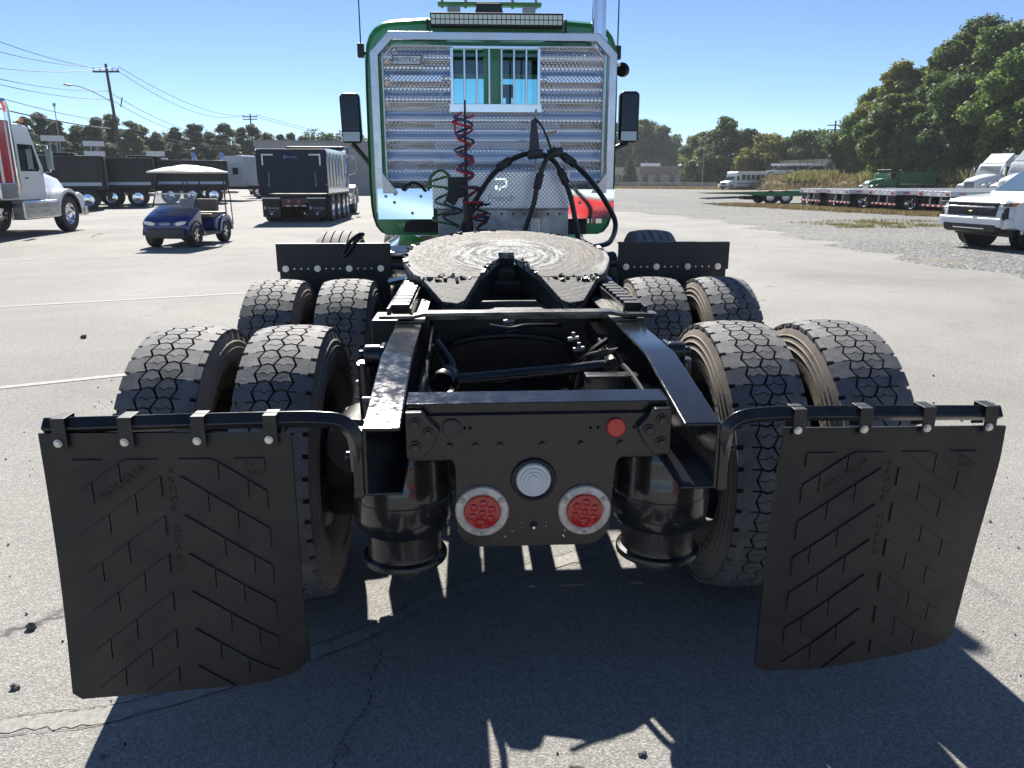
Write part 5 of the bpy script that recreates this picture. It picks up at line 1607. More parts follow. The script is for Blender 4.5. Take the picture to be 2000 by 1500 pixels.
# ---- white tractors behind the trailers at right
for k, (x, y, az, lab) in enumerate(((40.2, 59.2, -112, 'white tractor with tall roof fairing behind the flatbed trailers'), (37.6, 51.4, -118, 'white tractor with grey roof cut by the right edge, behind pickup'))):
    w_ = thing('semi_truck', lab, 'truck', (x, y, gz(x, y)), az)
    conv_cab(w_, WHITEP, 0, 2.72)
    MB().prism([(-1.5, 2.70), (-2.45, 3.45), (-2.6, 3.45), (-2.6, 2.65)], 'x', -.95, .95).build('roof_fairing', WHITEP if k == 0 else pbr('grey_blue_fairing', (.32, .36, .4), .35), w_, bevel=.06)
    chassis(w_, -7, -.4, (-4.6, -5.9))
    MB().bb(-1.1, 1.1, -4.0, -2.9, 1.1, 3.3).build('box_body' if k == 0 else 'sleeper', WHITEP, w_, bevel=.03)

# ---- shuttle bus
bs = thing('shuttle_bus', 'white shuttle bus with dark windows in front of the trees', 'bus', (40.6, 116.8, gz(40.6, 116.8)), -112)
MB().prism([(-4.6, .45), (-4.6, 2.55), (-4.45, 2.68), (.9, 2.68), (1.25, 2.5), (1.3, 2.2), (1.3, .45)], 'x', -1.15, 1.15).build('body', WHITEP, bs, bevel=.07)
MB().prism([(1.25, .45), (1.25, 1.95), (1.75, 1.35), (2.55, 1.18), (2.7, .95), (2.7, .42)], 'x', -.98, .98).build('cab_nose', WHITEP, bs, bevel=.08)
quad((-.85, 1.78, 1.40), (.85, 1.78, 1.40), (.8, 1.36, 1.92), (-.8, 1.36, 1.92), -.01, 'windshield', WINB, bs)
for s in (-1, 1):
    for k in range(5):
        MB().bb(s * 1.152, s * 1.158, -4.1 + k * .92, -3.4 + k * .92, 1.45, 2.2).build('window', WINB, bs)
    MB().bb(s * 1.0, s * 1.155, .75, 1.2, 1.4, 2.0).build('door_window', WINB, bs)
    MB().bb(s * 1.152, s * 1.156, -4.5, 1.2, .85, .95).build('body_stripe', DGREY, bs)
    vwheel(bs, s * .92, 2.0, .38, .24, ALU); vwheel(bs, s * .92, -2.6, .38, .24, ALU)
    MB().box((s * .7, 2.69, .85), (.3, .04, .18)).build('headlamp', LAMPW, bs)
MB().bb(-.5, .5, 2.68, 2.72, .72, 1.0).build('grille', PLASTB, bs)
MB().bb(-.95, .95, 2.66, 2.78, .40, .58).build('bumper', DGREY, bs, bevel=.03)
# ================================================================== TREES
def leaf_mat(name, c0, c1, c2, tr=.25):
    m = bpy.data.materials.new(name)
    m.use_nodes = True
    t = m.node_tree
    b = t.nodes['Principled BSDF']
    o = t.nodes['Material Output']
    g = t.nodes.new('ShaderNodeNewGeometry')
    r = ramp(t, g.outputs['Random Per Island'], [(0., c0), (.55, c1), (1., c2)])
    oi = t.nodes.new('ShaderNodeObjectInfo')
    mr = t.nodes.new('ShaderNodeMapRange')
    t.links.new(oi.outputs['Random'], mr.inputs[0])
    mr.inputs[3].default_value = .75; mr.inputs[4].default_value = 1.25
    vm = t.nodes.new('ShaderNodeVectorMath'); vm.operation = 'SCALE'
    t.links.new(r.outputs[0], vm.inputs[0]); t.links.new(mr.outputs[0], vm.inputs['Scale'])
    t.links.new(vm.outputs[0], b.inputs['Base Color'])
    b.inputs['Roughness'].default_value = .6
    b.inputs['Specular IOR Level'].default_value = .3
    tl = t.nodes.new('ShaderNodeBsdfTranslucent')
    t.links.new(vm.outputs[0], tl.inputs[0])
    ms = t.nodes.new('ShaderNodeMixShader')
    ms.inputs[0].default_value = tr
    t.links.new(b.outputs[0], ms.inputs[1]); t.links.new(tl.outputs[0], ms.inputs[2])
    t.links.new(ms.outputs[0], o.inputs['Surface'])
    return m
LEAF = leaf_mat('broad_leaves', (.055, .12, .024), (.12, .20, .045), (.21, .25, .065), .5)
LEAFY = leaf_mat('turning_leaves', (.09, .12, .02), (.18, .19, .035), (.27, .22, .045), .45)
LEAFD = leaf_mat('dark_leaves', (.045, .09, .026), (.085, .14, .04), (.14, .18, .055), .5)
NEED = leaf_mat('pine_needles', (.075, .10, .06), (.12, .15, .08), (.18, .20, .10), .5)
BARK = pbr('bark', (.07, .055, .045), .9, col2=(.12, .10, .085), nscale=4, bmp=.4, bscale=12)
DRY = leaf_mat('dry_grass_blades', (.20, .15, .07), (.30, .235, .11), (.36, .30, .16), .3)
WEED = leaf_mat('green_weeds', (.13, .14, .045), (.22, .21, .07), (.32, .28, .11), .4)

def quads_mesh(name, V, mat):
    """V: (n,4,3)"""
    n = len(V)
    me = bpy.data.meshes.new(name)
    me.vertices.add(4 * n)
    me.vertices.foreach_set('co', np.ascontiguousarray(V, dtype=np.float32).ravel())
    me.loops.add(4 * n)
    me.loops.foreach_set('vertex_index', np.arange(4 * n, dtype=np.int32))
    me.polygons.add(n)
    me.polygons.foreach_set('loop_start', np.arange(0, 4 * n, 4, dtype=np.int32))
    me.polygons.foreach_set('loop_total', np.full(n, 4, dtype=np.int32))
    me.materials.append(mat)
    me.update(calc_edges=True)
    me.validate()
    return me

def leaves(blobs, n, size, seed, up=.4, flat=1.):
    g = np.random.default_rng(seed)
    B = np.array(blobs, dtype=float)
    wts = (B[:, 3] * B[:, 4] + B[:, 3] * B[:, 5]); wts /= wts.sum()
    k = g.choice(len(B), n, p=wts)
    d = g.normal(size=(n, 3)); d /= np.linalg.norm(d, axis=1)[:, None]
    rr = 1 - np.abs(g.normal(0, .30, n)); rr = np.clip(rr + g.normal(0, .16, n), .05, 1.45)
    P = B[k, :3] + d * rr[:, None] * B[k, 3:6]
    nr = d + g.normal(0, .65, (n, 3)) + np.array([0, 0, up]); nr /= np.linalg.norm(nr, axis=1)[:, None]
    a = np.cross(nr, g.normal(size=(n, 3))); a /= np.linalg.norm(a, axis=1)[:, None]
    b = np.cross(nr, a)
    s = size * g.uniform(.55, 1.35, n)[:, None]
    a, b = a * s, b * s * .62 * flat
    dz = nr * s * .18
    return np.stack([P - a - dz * .5, P - b * .9 + dz, P + a - dz * .5, P + b + dz], axis=1)

def limb(mb, p0, p1, r0, r1, seed):
    g = random.Random(seed)
    p0, p1 = Vector(p0), Vector(p1)
    pts = [p0.lerp(p1, k / 4) + Vector((g.uniform(-1, 1), g.uniform(-1, 1), 0)) * (p1 - p0).length * .04 * (k not in (0, 4)) for k in range(5)]
    mb.tube(spline(pts, 2), [r0 + (r1 - r0) * k / 8 for k in range(9)], 7)

def leafy_tree(label, x, y, h, wdt, seed, mat=LEAF, n=9000, size=.34, low=.12, group=None, base=None, name='leafy_tree'):
    g = random.Random(seed)
    z0 = gz(x, y) if base is None else base
    t_ = thing(name, label, 'tree', (x, y, z0), 0, group)
    blobs = []
    nb = 60
    for k in range(nb):
        f = (k + .5) / nb
        zc = h * (low + .10 + (.86 - low) * f)
        env = math.sin(math.pi * min(1, (.16 + .80 * f))) ** .75
        a = g.uniform(0, 2 * math.pi); rad = wdt * .5 * env * g.uniform(.30, .98)
        r = wdt * g.uniform(.07, .165) * (.7 + .3 * env)
        blobs.append((rad * math.cos(a), rad * math.sin(a), min(zc, h - r * .8), r * g.uniform(.9, 1.3), r * g.uniform(.9, 1.3), r * g.uniform(.6, .95)))
    blobs.append((g.uniform(-.08, .08) * wdt, 0, h * .93, wdt * .12, wdt * .12, h * .07))
    obj('crown', quads_mesh('crown', leaves(blobs, n, size, seed), mat), t_)
    tb = MB()
    limb(tb, (0, 0, -.1), (g.uniform(-.4, .4), g.uniform(-.4, .4), h * .8), h * .022, h * .006, seed)
    for k in range(6):
        bl = blobs[g.randrange(4, nb)]
        limb(tb, (0, 0, h * g.uniform(.18, .5)), bl[:3], h * .010, h * .003, seed + k)
    tb.build('trunk', BARK, t_)
    return t_

def pine_tree(label, x, y, h, seed, n=8500, group=None, base=0):
    g = random.Random(seed)
    t_ = thing('pine_tree', label, 'tree', (x, y, base), 0, group)
    blobs = []
    wd = h * g.uniform(.42, .56)
    nb = 34
    lean = g.uniform(-.03, .03) * h
    for k in range(nb):
        f = k / (nb - 1)
        zc = h * (.16 + .80 * f)
        env = (1 - f) ** .55 * .9 + .16
        if f < .25: env *= .6 + 1.2 * f
        a = g.uniform(0, 2 * math.pi); rad = wd * .5 * env * g.uniform(.35, .95)
        r = wd * g.uniform(.08, .16)
        blobs.append((rad * math.cos(a) + lean * f, rad * math.sin(a), zc, r * 1.35, r * 1.35, r * .62))
    blobs.append((lean, 0, h * .97, wd * .09, wd * .09, h * .035))
    obj('crown', quads_mesh('crown', leaves(blobs, n, .21, seed, .7, .7), NEED), t_)
    tb = MB()
    limb(tb, (0, 0, -.1), (lean, 0, h * .96), .17, .04, seed)
    for bl in blobs[::2]:
        limb(tb, (lean * .5, 0, bl[2] - .3), bl[:3], .05, .02, seed + int(bl[2] * 10))
    tb.build('trunk', BARK, t_)
    return t_

ORD = ['first', 'second', 'third', 'fourth', 'fifth', 'sixth', 'seventh', 'eighth', 'ninth', 'tenth', 'eleventh', 'twelfth', 'thirteenth', 'fourteenth', 'fifteenth', 'sixteenth', 'seventeenth', 'eighteenth', 'nineteenth', 'twentieth', 'twenty-first', 'twenty-second', 'twenty-third', 'twenty-fourth', 'twenty-fifth']
PINES = [(-56.5, 104.2, 8.7), (-59.5, 113.9, 9.9), (-54.1, 107.7, 8.5), (-54.7, 114.1, 8.2), (-51.1, 111.3, 9.2), (-51.5, 117.7, 10.0), (-46.4, 111.1, 8.7), (-48.9, 120.9, 8.8), (-45.0, 116.0, 7.5), (-43.8, 120.7, 8.5), (-39.9, 117.8, 8.8), (-39.9, 124.1, 8.0), (-36.4, 121.0, 9.0), (-37.0, 131.2, 9.1), (-35.5, 133.7, 9.7), (-32.6, 130.3, 8.3), (-31.9, 136.6, 8.3), (-30.8, 141.0, 8.8), (-27.8, 135.5, 7.9)]
PINES.sort(key=lambda p: (p[0] + .172) / (p[1] + 1.76))
for k, (x, y, h) in enumerate(PINES):
    pine_tree('tall pine, %s from the left in the row beyond the parked trucks' % ORD[k], x, y, h + .25, 100 + k, group='pines along the left skyline')
for k, (x, y, h) in enumerate([(-28.2, 160.8, 9.9), (-24.2, 165.2, 9.4)]):
    leafy_tree(('rounded tree above the grey warehouse, left of the pair', 'rounded tree above the grey warehouse, right of the pair')[k], x, y, h, 8, 150 + k, LEAF, 4000, .4)
# low undergrowth and further wood behind the pines, one mass
g = np.random.default_rng(5)
ub = [(-72 + i * 2.6 + g.uniform(-1, 1), 118 + i * .95 + g.uniform(-3, 5), 1.2 + g.uniform(0, 1.2), 2.4, 2.2, 1.7 + g.uniform(0, 1.3)) for i in range(22)]
tag(obj('undergrowth', quads_mesh('undergrowth', leaves(ub, 16000, .36, 9), LEAFD)), 'dark undergrowth filling the foot of the pine row', 'undergrowth', kind='stuff')
ub = [(-80 + i * 3.0 + g.uniform(-1, 1), 138 + i * .9 + g.uniform(-3, 5), 3.0 + g.uniform(0, 5.0), 2.4, 2.4, 1.7 + g.uniform(0, 1.3)) for i in list(range(24)) * 3]
tag(obj('far_wood', quads_mesh('far_wood', leaves(ub, 40000, .28, 19), NEED)), 'distant dark wood showing between the pine trunks', 'woodland', kind='stuff')

BIG = [(57.6, 77.4, 14.6, 11, LEAFD), (58.4, 84.2, 16.4, 11.5, LEAF), (58.8, 91.1, 18.0, 12, LEAFD), (54.8, 88.8, 15.2, 10, LEAF), (55.8, 95.3, 13.4, 9, LEAF), (53.2, 96.7, 14.0, 8.5, LEAFY), (53.0, 101.3, 11.6, 8, LEAF), (52.3, 104.9, 8.9, 6.5, LEAFD), (48.0, 86.7, 9.3, 8, LEAF), (50.5, 80.4, 10.4, 8.5, LEAFD), (51.9, 73.8, 11.6, 8.5, LEAF), (52.7, 67.3, 10.4, 8.5, LEAF)]
BIGL = ['dark tree cut by the right edge of the picture, behind the fence', 'tall green oak second in from the right edge, behind the fence', 'tallest dark tree on the right, crown highest against the sky', 'green oak just left of the tallest tree, behind the fence', 'shorter green oak between the yellowing tree and the tallest trees', 'yellowing autumn tree on the rising tree line at right', 'rounded green tree low on the left shoulder of the big trees', 'small dark tree at the left end of the big tree bank', 'bushy green tree in front at left behind the fence and green dump truck', 'dark bushy tree in front behind the fence, centre of the bank', 'bushy tree in front of the tallest trees, left of the white tractors', 'bushy tree in front at the right edge above the white tractors']
for k, (x, y, h, wd, m_) in enumerate(BIG):
    leafy_tree(BIGL[k], x, y, h, wd, 200 + k, m_, 36000 if h > 13 else 20000, .23, low=.02, group='big trees behind the fence', base=1.2)
FAR = [(70.1, 147.5, 9.5), (68.8, 153.6, 10.2), (58.4, 136.3, 8.9), (59.1, 146.8, 7.3), (52.9, 138.5, 8.4), (51.7, 146.3, 9.6), (49.0, 150.1, 12.3), (49.5, 157.6, 10.5), (49.6, 166.2, 10.4), (51.6, 176.8, 10.3), (56.1, 226.4, 15.5), (51.8, 232.5, 17.7), (45.1, 243.3, 17.6), (39.9, 244.3, 16.2)]
FAR.sort(key=lambda p: (p[0] + .172) / (p[1] + 1.76))
for k, (x, y, h) in enumerate(FAR):
    big = y > 200
    leafy_tree('distant tree, %s to the right of the cab along the far tree line' % ORD[k], x, y, h + .9, 15 if big else 9.5, 300 + k, (LEAF, LEAFD, LEAF, LEAFD, LEAFY)[k % 5] if not big else LEAFD, 13000, .42 if big else .29, low=.0, group='distant tree line right of the cab')
ub = [(50 + i * 2.6 + g.uniform(-1, 1), 172 + g.uniform(-6, 6), 2 + g.uniform(0, 1.5), 3., 2.5, 2.5 + g.uniform(0, 1.5)) for i in range(20)]
tag(obj('far_wood', quads_mesh('far_wood', leaves(ub, 14000, .5, 29), LEAFD)), 'far woodland mass between the low building and big trees', 'woodland', kind='stuff')
for sd_, lab_, pts_ in ((41, 'far woodland mass hidden behind the green cab', [(-24 + i * 3.2, 196 + i * 2.4) for i in range(22)]), (42, 'far woodland mass off to the left of the pines', [(-170 + i * 4.5, 60 + i * 2.2) for i in range(24)]), (43, 'far woodland mass off to the right behind the fence', [(66 + (i % 3) * 4, -20 + i * 3.4) for i in range(26)])):
    ub = [(x + g.uniform(-1.5, 1.5), y + g.uniform(-3, 3), 2 + g.uniform(0, 5.5), 3.2, 2.8, 2.2 + g.uniform(0, 1.6)) for x, y in pts_ for q in range(3)]
    tag(obj('far_wood', quads_mesh('far_wood', leaves(ub, 20000, .48, sd_), LEAFD)), lab_, 'woodland', kind='stuff')
# clipped conical evergreen by the low building
ce = thing('conifer_bush', 'clipped dark cone shaped evergreen in front of the beige building', 'bush', (39.6, 193.5, gz(39.6, 193.5)))
cb_ = [(0, 0, z, r, r, .7) for z, r in ((.6, 1.6), (1.4, 1.75), (2.3, 1.7), (3.2, 1.5), (4.1, 1.25), (5., .95), (5.8, .6), (6.4, .3))]
obj('foliage', quads_mesh('foliage', leaves(cb_, 5000, .3, 77), LEAFD), ce)
MB().cyl((0, 0, -.1), (0, 0, 5), .12, .04, 8).build('stem', BARK, ce)

# ================================================================== BANK, FENCE, BUILDINGS
BK = [(33, 150), (40.5, 127), (43.1, 112.3), (45.8, 100.4), (46.7, 88.8), (47.2, 74.7), (46.7, 63), (45.5, 51), (43, 35), (40, 15)]
bp = spline([(a, c, 0) for a, c in BK], 8)
BANKM = pbr('dry_bank_soil', (.22, .165, .09), .95, col2=(.13, .12, .05), nscale=.9, lo=.42, hi=.62, bmp=.6, bscale=3, bdist=.1)
mb = MB()
gr = random.Random(12)
for i, p in enumerate(bp):
    hgt = 1.75 * min(1, max(.15, (140 - p.y) / 22)) 
    for k, (o, z) in enumerate(((0, -.05), (.8, .25), (1.8, .75), (3.0, 1.0), (4.5, 1.05), (60, 1.2), (200, 1.4))):
        mb.v.append((p.x + o, p.y + .2 * o, gz(p.x, p.y) + z * hgt + (gr.uniform(-.18, .18) if 0 < k < 5 else 0)))
for i in range(len(bp) - 1):
    for k in range(6):
        a = i * 7 + k
        mb.f.append((a, a + 1, a + 8, a + 7)); mb.m.append(0)
tag(mb.build('grass_bank', BANKM, smooth=60), kind='structure')

def blades(name, label, spots, n, hgt, wdt, mat, seed, lean=.35):
    g = np.random.default_rng(seed)
    S_ = np.array(spots)
    k = g.integers(0, len(S_), n)
    a = g.uniform(0, 2 * np.pi, n); r = np.sqrt(g.uniform(0, 1, n))
    P = np.stack([S_[k, 0] + S_[k, 3] * r * np.cos(a), S_[k, 1] + S_[k, 4] * r * np.sin(a), S_[k, 2] + 0 * a], 1)
    th = g.uniform(0, np.pi, n)
    w_ = np.stack([np.cos(th), np.sin(th), 0 * th], 1) * (wdt * g.uniform(.6, 1.4, n))[:, None]
    H_ = hgt * g.uniform(.4, 1.3, n)
    t_ = np.stack([g.normal(0, lean, n) * H_, g.normal(0, lean, n) * H_, H_], 1)
    V = np.stack([P - w_, P + w_, P + t_ + w_ * .3, P + t_ - w_ * .3], 1)
    return tag(obj(name, quads_mesh(name, V, mat)), label, 'grass', kind='stuff')
sp_ = []
for p in bp[10:]:
    hh = 1.75 * min(1, max(.15, (140 - p.y) / 22))
    for o, z in ((.2, .0), (1.0, .3), (1.9, .72), (3.0, .95), (4.2, 1.0)):
        sp_.append((p.x + o, p.y + .2 * o, gz(p.x, p.y) + z * hh - .05, 1.3, 2.2))
blades('dry_grass', 'straw coloured dry grass covering the bank', sp_, 26000, .55, .05, DRY, 31)
blades('green_weeds', 'green weeds growing among the dry bank grass', [s_ for k, s_ in enumerate(sp_) if k % 5 in (2, 3) and (int(s_[1]) % 17 < 9)], 7000, 1.0, .07, WEED, 32)
gs = []
for k in range(40):
    f = k / 39
    gs.append((15.2 + 4.3 * f + rnd.uniform(-.6, .4), 42.5 - 13.2 * f, .01, .9, .55))
blades('dry_grass', 'thin strip of dry grass at the tails of the flatbed trailers', gs, 9000, .16, .018, DRY, 33)
gs = [(11.6 + rnd.uniform(0, 5.5), 22.2 + rnd.uniform(0, 4.4), .01, rnd.uniform(.3, 1.1), rnd.uniform(.10, .3)) for k in range(26)]
blades('grass_tufts', 'sparse yellow green tufts growing through the gravel', gs, 2600, .075, .012, WEED, 34, .5)
gs = [(24 + k * .55, 140 - k * .72, gz(24 + k * .55, 140 - k * .72), 1.2, 1.0) for k in range(40)]
blades('dry_grass', 'tan dry verge along the far edge of the gravel', gs, 7000, .35, .06, DRY, 35)
# road berm with low concrete wall on the far side of the gravel
CONC = pbr('weathered_concrete', (.34, .32, .28), .9, col2=(.22, .205, .18), nscale=1.2, bmp=.2, bscale=8)
rbm = thing('retaining_wall', 'long low weathered concrete wall at the far gravel edge', 'wall', (0, 0, 0))
wp = spline([(12, 158, 0), (24, 149, 0), (34, 138, 0), (41, 128, 0)], 5)
for a, c in zip(wp[:-1], wp[1:]):
    d = (c - a); mid = (a + c) / 2
    MB().box((mid.x, mid.y, gz(mid.x, mid.y) + .45), (d.length - .03, .35, 1.1), rotm(0, 0, math.atan2(d.y, d.x))).build('wall_panel', CONC, rbm, bevel=.03)
# rubble pile on the bank
RUB = pbr('broken_rock', (.16, .135, .11), .9, col2=(.26, .22, .17), nscale=3, bmp=.5, bscale=6)
def rock_mesh(seed, nm='rock', mat=None):
    g = random.Random(seed)
    bm = bmesh.new()
    bmesh.ops.create_icosphere(bm, subdivisions=2, radius=1)
    for v in bm.verts:
        v.co *= g.uniform(.72, 1.18)
        v.co.z *= .7
    me = bpy.data.meshes.new(nm); bm.to_mesh(me); bm.free()
    me.materials.append(mat or RUB)
    return me
rks = [rock_mesh(s_) for s_ in range(4)]
for k in range(14):
    f = k / 14.
    p = bp[10 + int(f * 22)]
    o = obj('rock', rks[k % 4], None, (p.x + rnd.uniform(-.1, 1.2), p.y + rnd.uniform(-1, 1), gz(p.x, p.y) + rnd.uniform(.1, .7)), (rnd.random() * 3, rnd.random() * 3, rnd.random() * 3))
    s_ = rnd.uniform(.25, .55); o.scale = (s_ * 1.3, s_, s_)
    tag(o, 'broken brown rock on the dry bank, %s along from the shuttle bus' % ORD[k], 'rock', 'rubble rocks on the bank')

# chain-link fence with barbed top along the bank
FEN = pbr('galvanised_fence', (.10, .10, .105), .6, .3)
fe = thing('chain_fence', 'tall chain link fence with angled barbed wire arms on the bank', 'fence', (0, 0, 0))
fp = [Vector((p.x + 4.4, p.y + .9, gz(p.x, p.y) + 1.72)) for p in bp[14:]]
for k, p in enumerate(fp):
    MB().cyl(p - Vector((0, 0, .5)), p + Vector((0, 0, 2.1)), .035, n=8).tube([p + Vector((0, 0, 2.08)), p + Vector((-.3, -.1, 2.45))], .022, 6).build('fence_post', FEN, fe)
for z in (.08, 2.05):
    MB().tube([p + Vector((0, 0, z)) for p in fp], .02, 5).build('fence_rail', FEN, fe)
for k in range(3):
    MB().tube([p + Vector((-.1 - .1 * k, -.03 * k, 2.18 + .13 * k)) for p in fp], .008, 4).build('barbed_wire', FEN, fe)
wm = MB()
for a, c in zip(fp[:-1], fp[1:]):
    d = c - a; L = d.length; u = d.normalized()
    nn = int(L / .32)
    for k in range(nn):
        q = a + u * (k * .32)
        for s_ in (1, -1):
            e0 = q + u * (0 if s_ > 0 else 2.0)
            p0, p1 = e0 + Vector((0, 0, .1)), e0 + u * (2.0 * s_) + Vector((0, 0, 2.0))
            w_ = Vector((0, 0, .008))
            wm.v += [tuple(p0 - w_), tuple(p0 + w_), tuple(p1 + w_), tuple(p1 - w_)]
            o = len(wm.v) - 4
            wm.f.append((o, o + 1, o + 2, o + 3)); wm.m.append(0)
tag(wm.build('wire_mesh', FEN, fe, smooth=0), kind='stuff')

# low beige building on the right
BEI = pbr('beige_stucco', (.52, .46, .36), .85, col2=(.44, .385, .30), nscale=.6)
BRN = pbr('brown_fascia', (.26, .19, .135), .7)
bl = thing('low_building', 'long low beige building with brown fascia and dark doorways beyond the gravel', 'building', (48.5, 207.5, gz(48.5, 207.5)), 13)
MB().bb(-11, 10.5, 0, 9, -.5, 4.3).build('wall', BEI, bl)
MB().bb(-3.2, 10.0, -.5, -.02, 2.9, 5.0).build('fascia', BRN, bl, bevel=.05)
MB().bb(-11.3, 10.8, -.3, 9.2, 4.32, 4.75).build('roof', BEI, bl)
MB().bb(-3.2, 2.0, 3.0, 6.0, 4.76, 5.8).build('roof_unit', WHITEP, bl)
for k, x in enumerate((-10, -8.2, -1.8, 1.4, 5.2, 8.2)):
    w_ = MB().bb(x - .75, x + .75, -.04, .02, .1 if k % 2 else .5, 2.7).build('window', WINB, bl)
    MB().bb(x - .85, x + .85, -.06, -.042, 2.7, 2.82).build('window_frame', BRN, w_)
# grey warehouse behind the dump truck on the left
GRW = pbr('grey_cladding', (.36, .35, .34), .7, col2=(.30, .295, .285), nscale=.5)
wh = thing('warehouse', 'plain grey clad warehouse rising behind the navy dump truck', 'building', (-19.2, 70.9, 0), -12.3 + 0)
wh.rotation_euler = (0, 0, R(12))
MB().bb(0, 15.5, 0, 12, 0, 4.62).build('wall', GRW, wh)
MB().bb(-.1, 15.6, -.1, 12.1, 4.62, 4.78).build('roof', pbr('grey_flashing', (.25, .25, .25), .5), wh)
for k in range(21):
    MB().bb(k * .75 + .05, k * .75 + .10, -.035, -.001, .1, 4.6).build('cladding_rib', GRW, wh)
MB().bb(10.5, 11.3, -.03, .0, 2.0, 3.2).build('window', WINB, wh)
sg = thing('round_sign', 'small blue sign with white letter C left of the warehouse', 'sign', (-19.35, 69.2, 0))
MB().cyl((0, 0, 0), (0, 0, 2.2), .05, n=8).build('sign_post', STEEL, sg)
MB().bb(-.55, .55, -.05, .05, 2.2, 3.4).build('sign_board', pbr('sign_blue', (.02, .10, .5), .4), sg, bevel=.03)
mb = MB(); text_on(mb, 'C', .9, (0, -.0525, 2.8), (1, 0, 0), (0, 0, 1)); mb.build('sign_letter', WHITER, sg, smooth=0)

# ---- car lot beyond the bank
cn = thing('open_canopy', 'white flat canopy over parked cars beyond the bank', 'canopy', (53.0, 124.5, 1.0), 22)
MB().bb(-4.2, 4.2, -2, 2, 2.35, 2.7).build('canopy_roof', WHITEP, cn, bevel=.03)
for x in (-3.8, 0, 3.8):
    MB().cyl((x, -1.6, 0), (x, -1.6, 2.36), .07, n=8).build('canopy_post', STEEL, cn)
def car(label, loc, az, paint):
    c_ = thing('parked_car', label, 'car', loc, az, 'cars in the lot beyond the bank')
    MB().prism([(2.1, .35), (2.15, .65), (1.9, .80), (.9, .92), (-1.9, .95), (-2.1, .85), (-2.1, .35)], 'x', -.88, .88).build('body', paint, c_, bevel=.07)
    MB().prism([(.95, .9), (.25, 1.42), (-1.0, 1.45), (-1.75, .93)], 'x', -.74, .74).build('cabin', WINB, c_, bevel=.08)
    MB().prism([(.22, 1.40), (-.98, 1.44), (-.98, 1.48), (.22, 1.45)], 'x', -.68, .68).build('car_roof', paint, c_, bevel=.02)
    for s in (-1, 1):
        vwheel(c_, s * .80, 1.3, .33, .2, ALU, 'five'); vwheel(c_, s * .80, -1.25, .33, .2, ALU, 'five')
    return c_
car('white car parked left under the canopy beyond the bank', (48.4, 120.5, 1.75), -75, WHITEP)
car('red car behind the camera, mirrored in the polished plate of the rack', (4.55, -8.6, 0), 70, REDP)
car('silver car parked right of the white car beyond the bank', (52.8, 118.4, 1.75), -75, SILV)
cf = thing('concrete_frame', 'grey concrete post and beam frame at the left end of the fence', 'frame', (50.6, 106.5, 1.3), 25)
MB().bb(-1.2, -.8, -.2, .2, 0, 2.2).build('frame_post', CONC, cf); MB().bb(.8, 1.2, -.2, .2, 0, 2.2).build('frame_post', CONC, cf)
MB().bb(-1.5, 1.5, -.25, .25, 2.2, 2.55).build('frame_beam', CONC, cf, bevel=.03)

# ---- utility poles, lamps, wires
WOOD = pbr('creosote_pole', (.06, .05, .042), .9, col2=(.10, .085, .07), nscale=3)
WIRE = pbr('black_wire', (.02, .02, .022), .6)
p1 = thing('utility_pole', 'tall leaning wooden utility pole with cross arm and lamp arm, left', 'pole', (-31.35, 71.95, 0))
MB().cyl((.15, 0, 0), (-.27, -.1, 11.1), .17, .11, 12).build('pole_shaft', WOOD, p1)
ca = MB().box((-.25, -.25, 10.45), (2.1, .11, .14), rotm(0, R(-3), R(22))).build('cross_arm', WOOD, p1)
for x in (-.95, -.45, .5, .95):
    MB().cyl((-.25 + x * .93, -.25 + x * .37, 10.5 + x * .05), (-.25 + x * .93, -.25 + x * .37, 10.74 + x * .05), .05, n=8).build('insulator', STEEL, ca)
MB().tube(spline([(-.2, -.1, 8.0), (-.9, -1.5, 8.6), (-1.3, -3.2, 8.9), (-1.45, -4.4, 8.9)], 6), .035, 6).build('lamp_arm', STEEL, p1)
MB().box((-1.5, -4.8, 8.86), (.28, .75, .12), rotm(0, 0, R(-8))).build('lamp_head', STEEL, p1, bevel=.04)
MB().cyl((.45, .2, 7.6), (.62, .3, 8.4), .05, n=8).build('fuse_cutout', PLASTB, p1)
p2 = thing('utility_pole', 'far utility pole with double cross arm left of the navy dump truck', 'pole', (-37.1, 138.5, 0))
MB().cyl((0, 0, 0), (-.1, 0, 12.0), .17, .11, 10).build('pole_shaft', WOOD, p2)
for z in (11.5, 11.1):
    MB().box((-.1, -.2, z), (2.4, .12, .15), rotm(0, R(-2), R(14))).build('cross_arm', WOOD, p2)
for x in (-1.0, 0, 1.0):
    MB().cyl((-.1 + x, -.2 + x * .25, 11.5), (-.1 + x, -.2 + x * .25, 11.85), .06, n=6).build('insulator', STEEL, p2)
MB().cyl((.3, -.1, 9.0), (.3, -.1, 9.9), .22, n=12).build('transformer', STEEL, p2)
p3 = thing('utility_pole', 'far utility pole with cross arms among the right tree line', 'pole', (50.4, 107.2, .9))
MB().cyl((0, 0, 0), (0, 0, 8.2), .15, .10, 10).build('pole_shaft', WOOD, p3)
for z in (7.6, 7.0):
    MB().box((0, -.15, z), (2.2, .1, .13), rotm(0, 0, R(-20))).build('cross_arm', WOOD, p3)
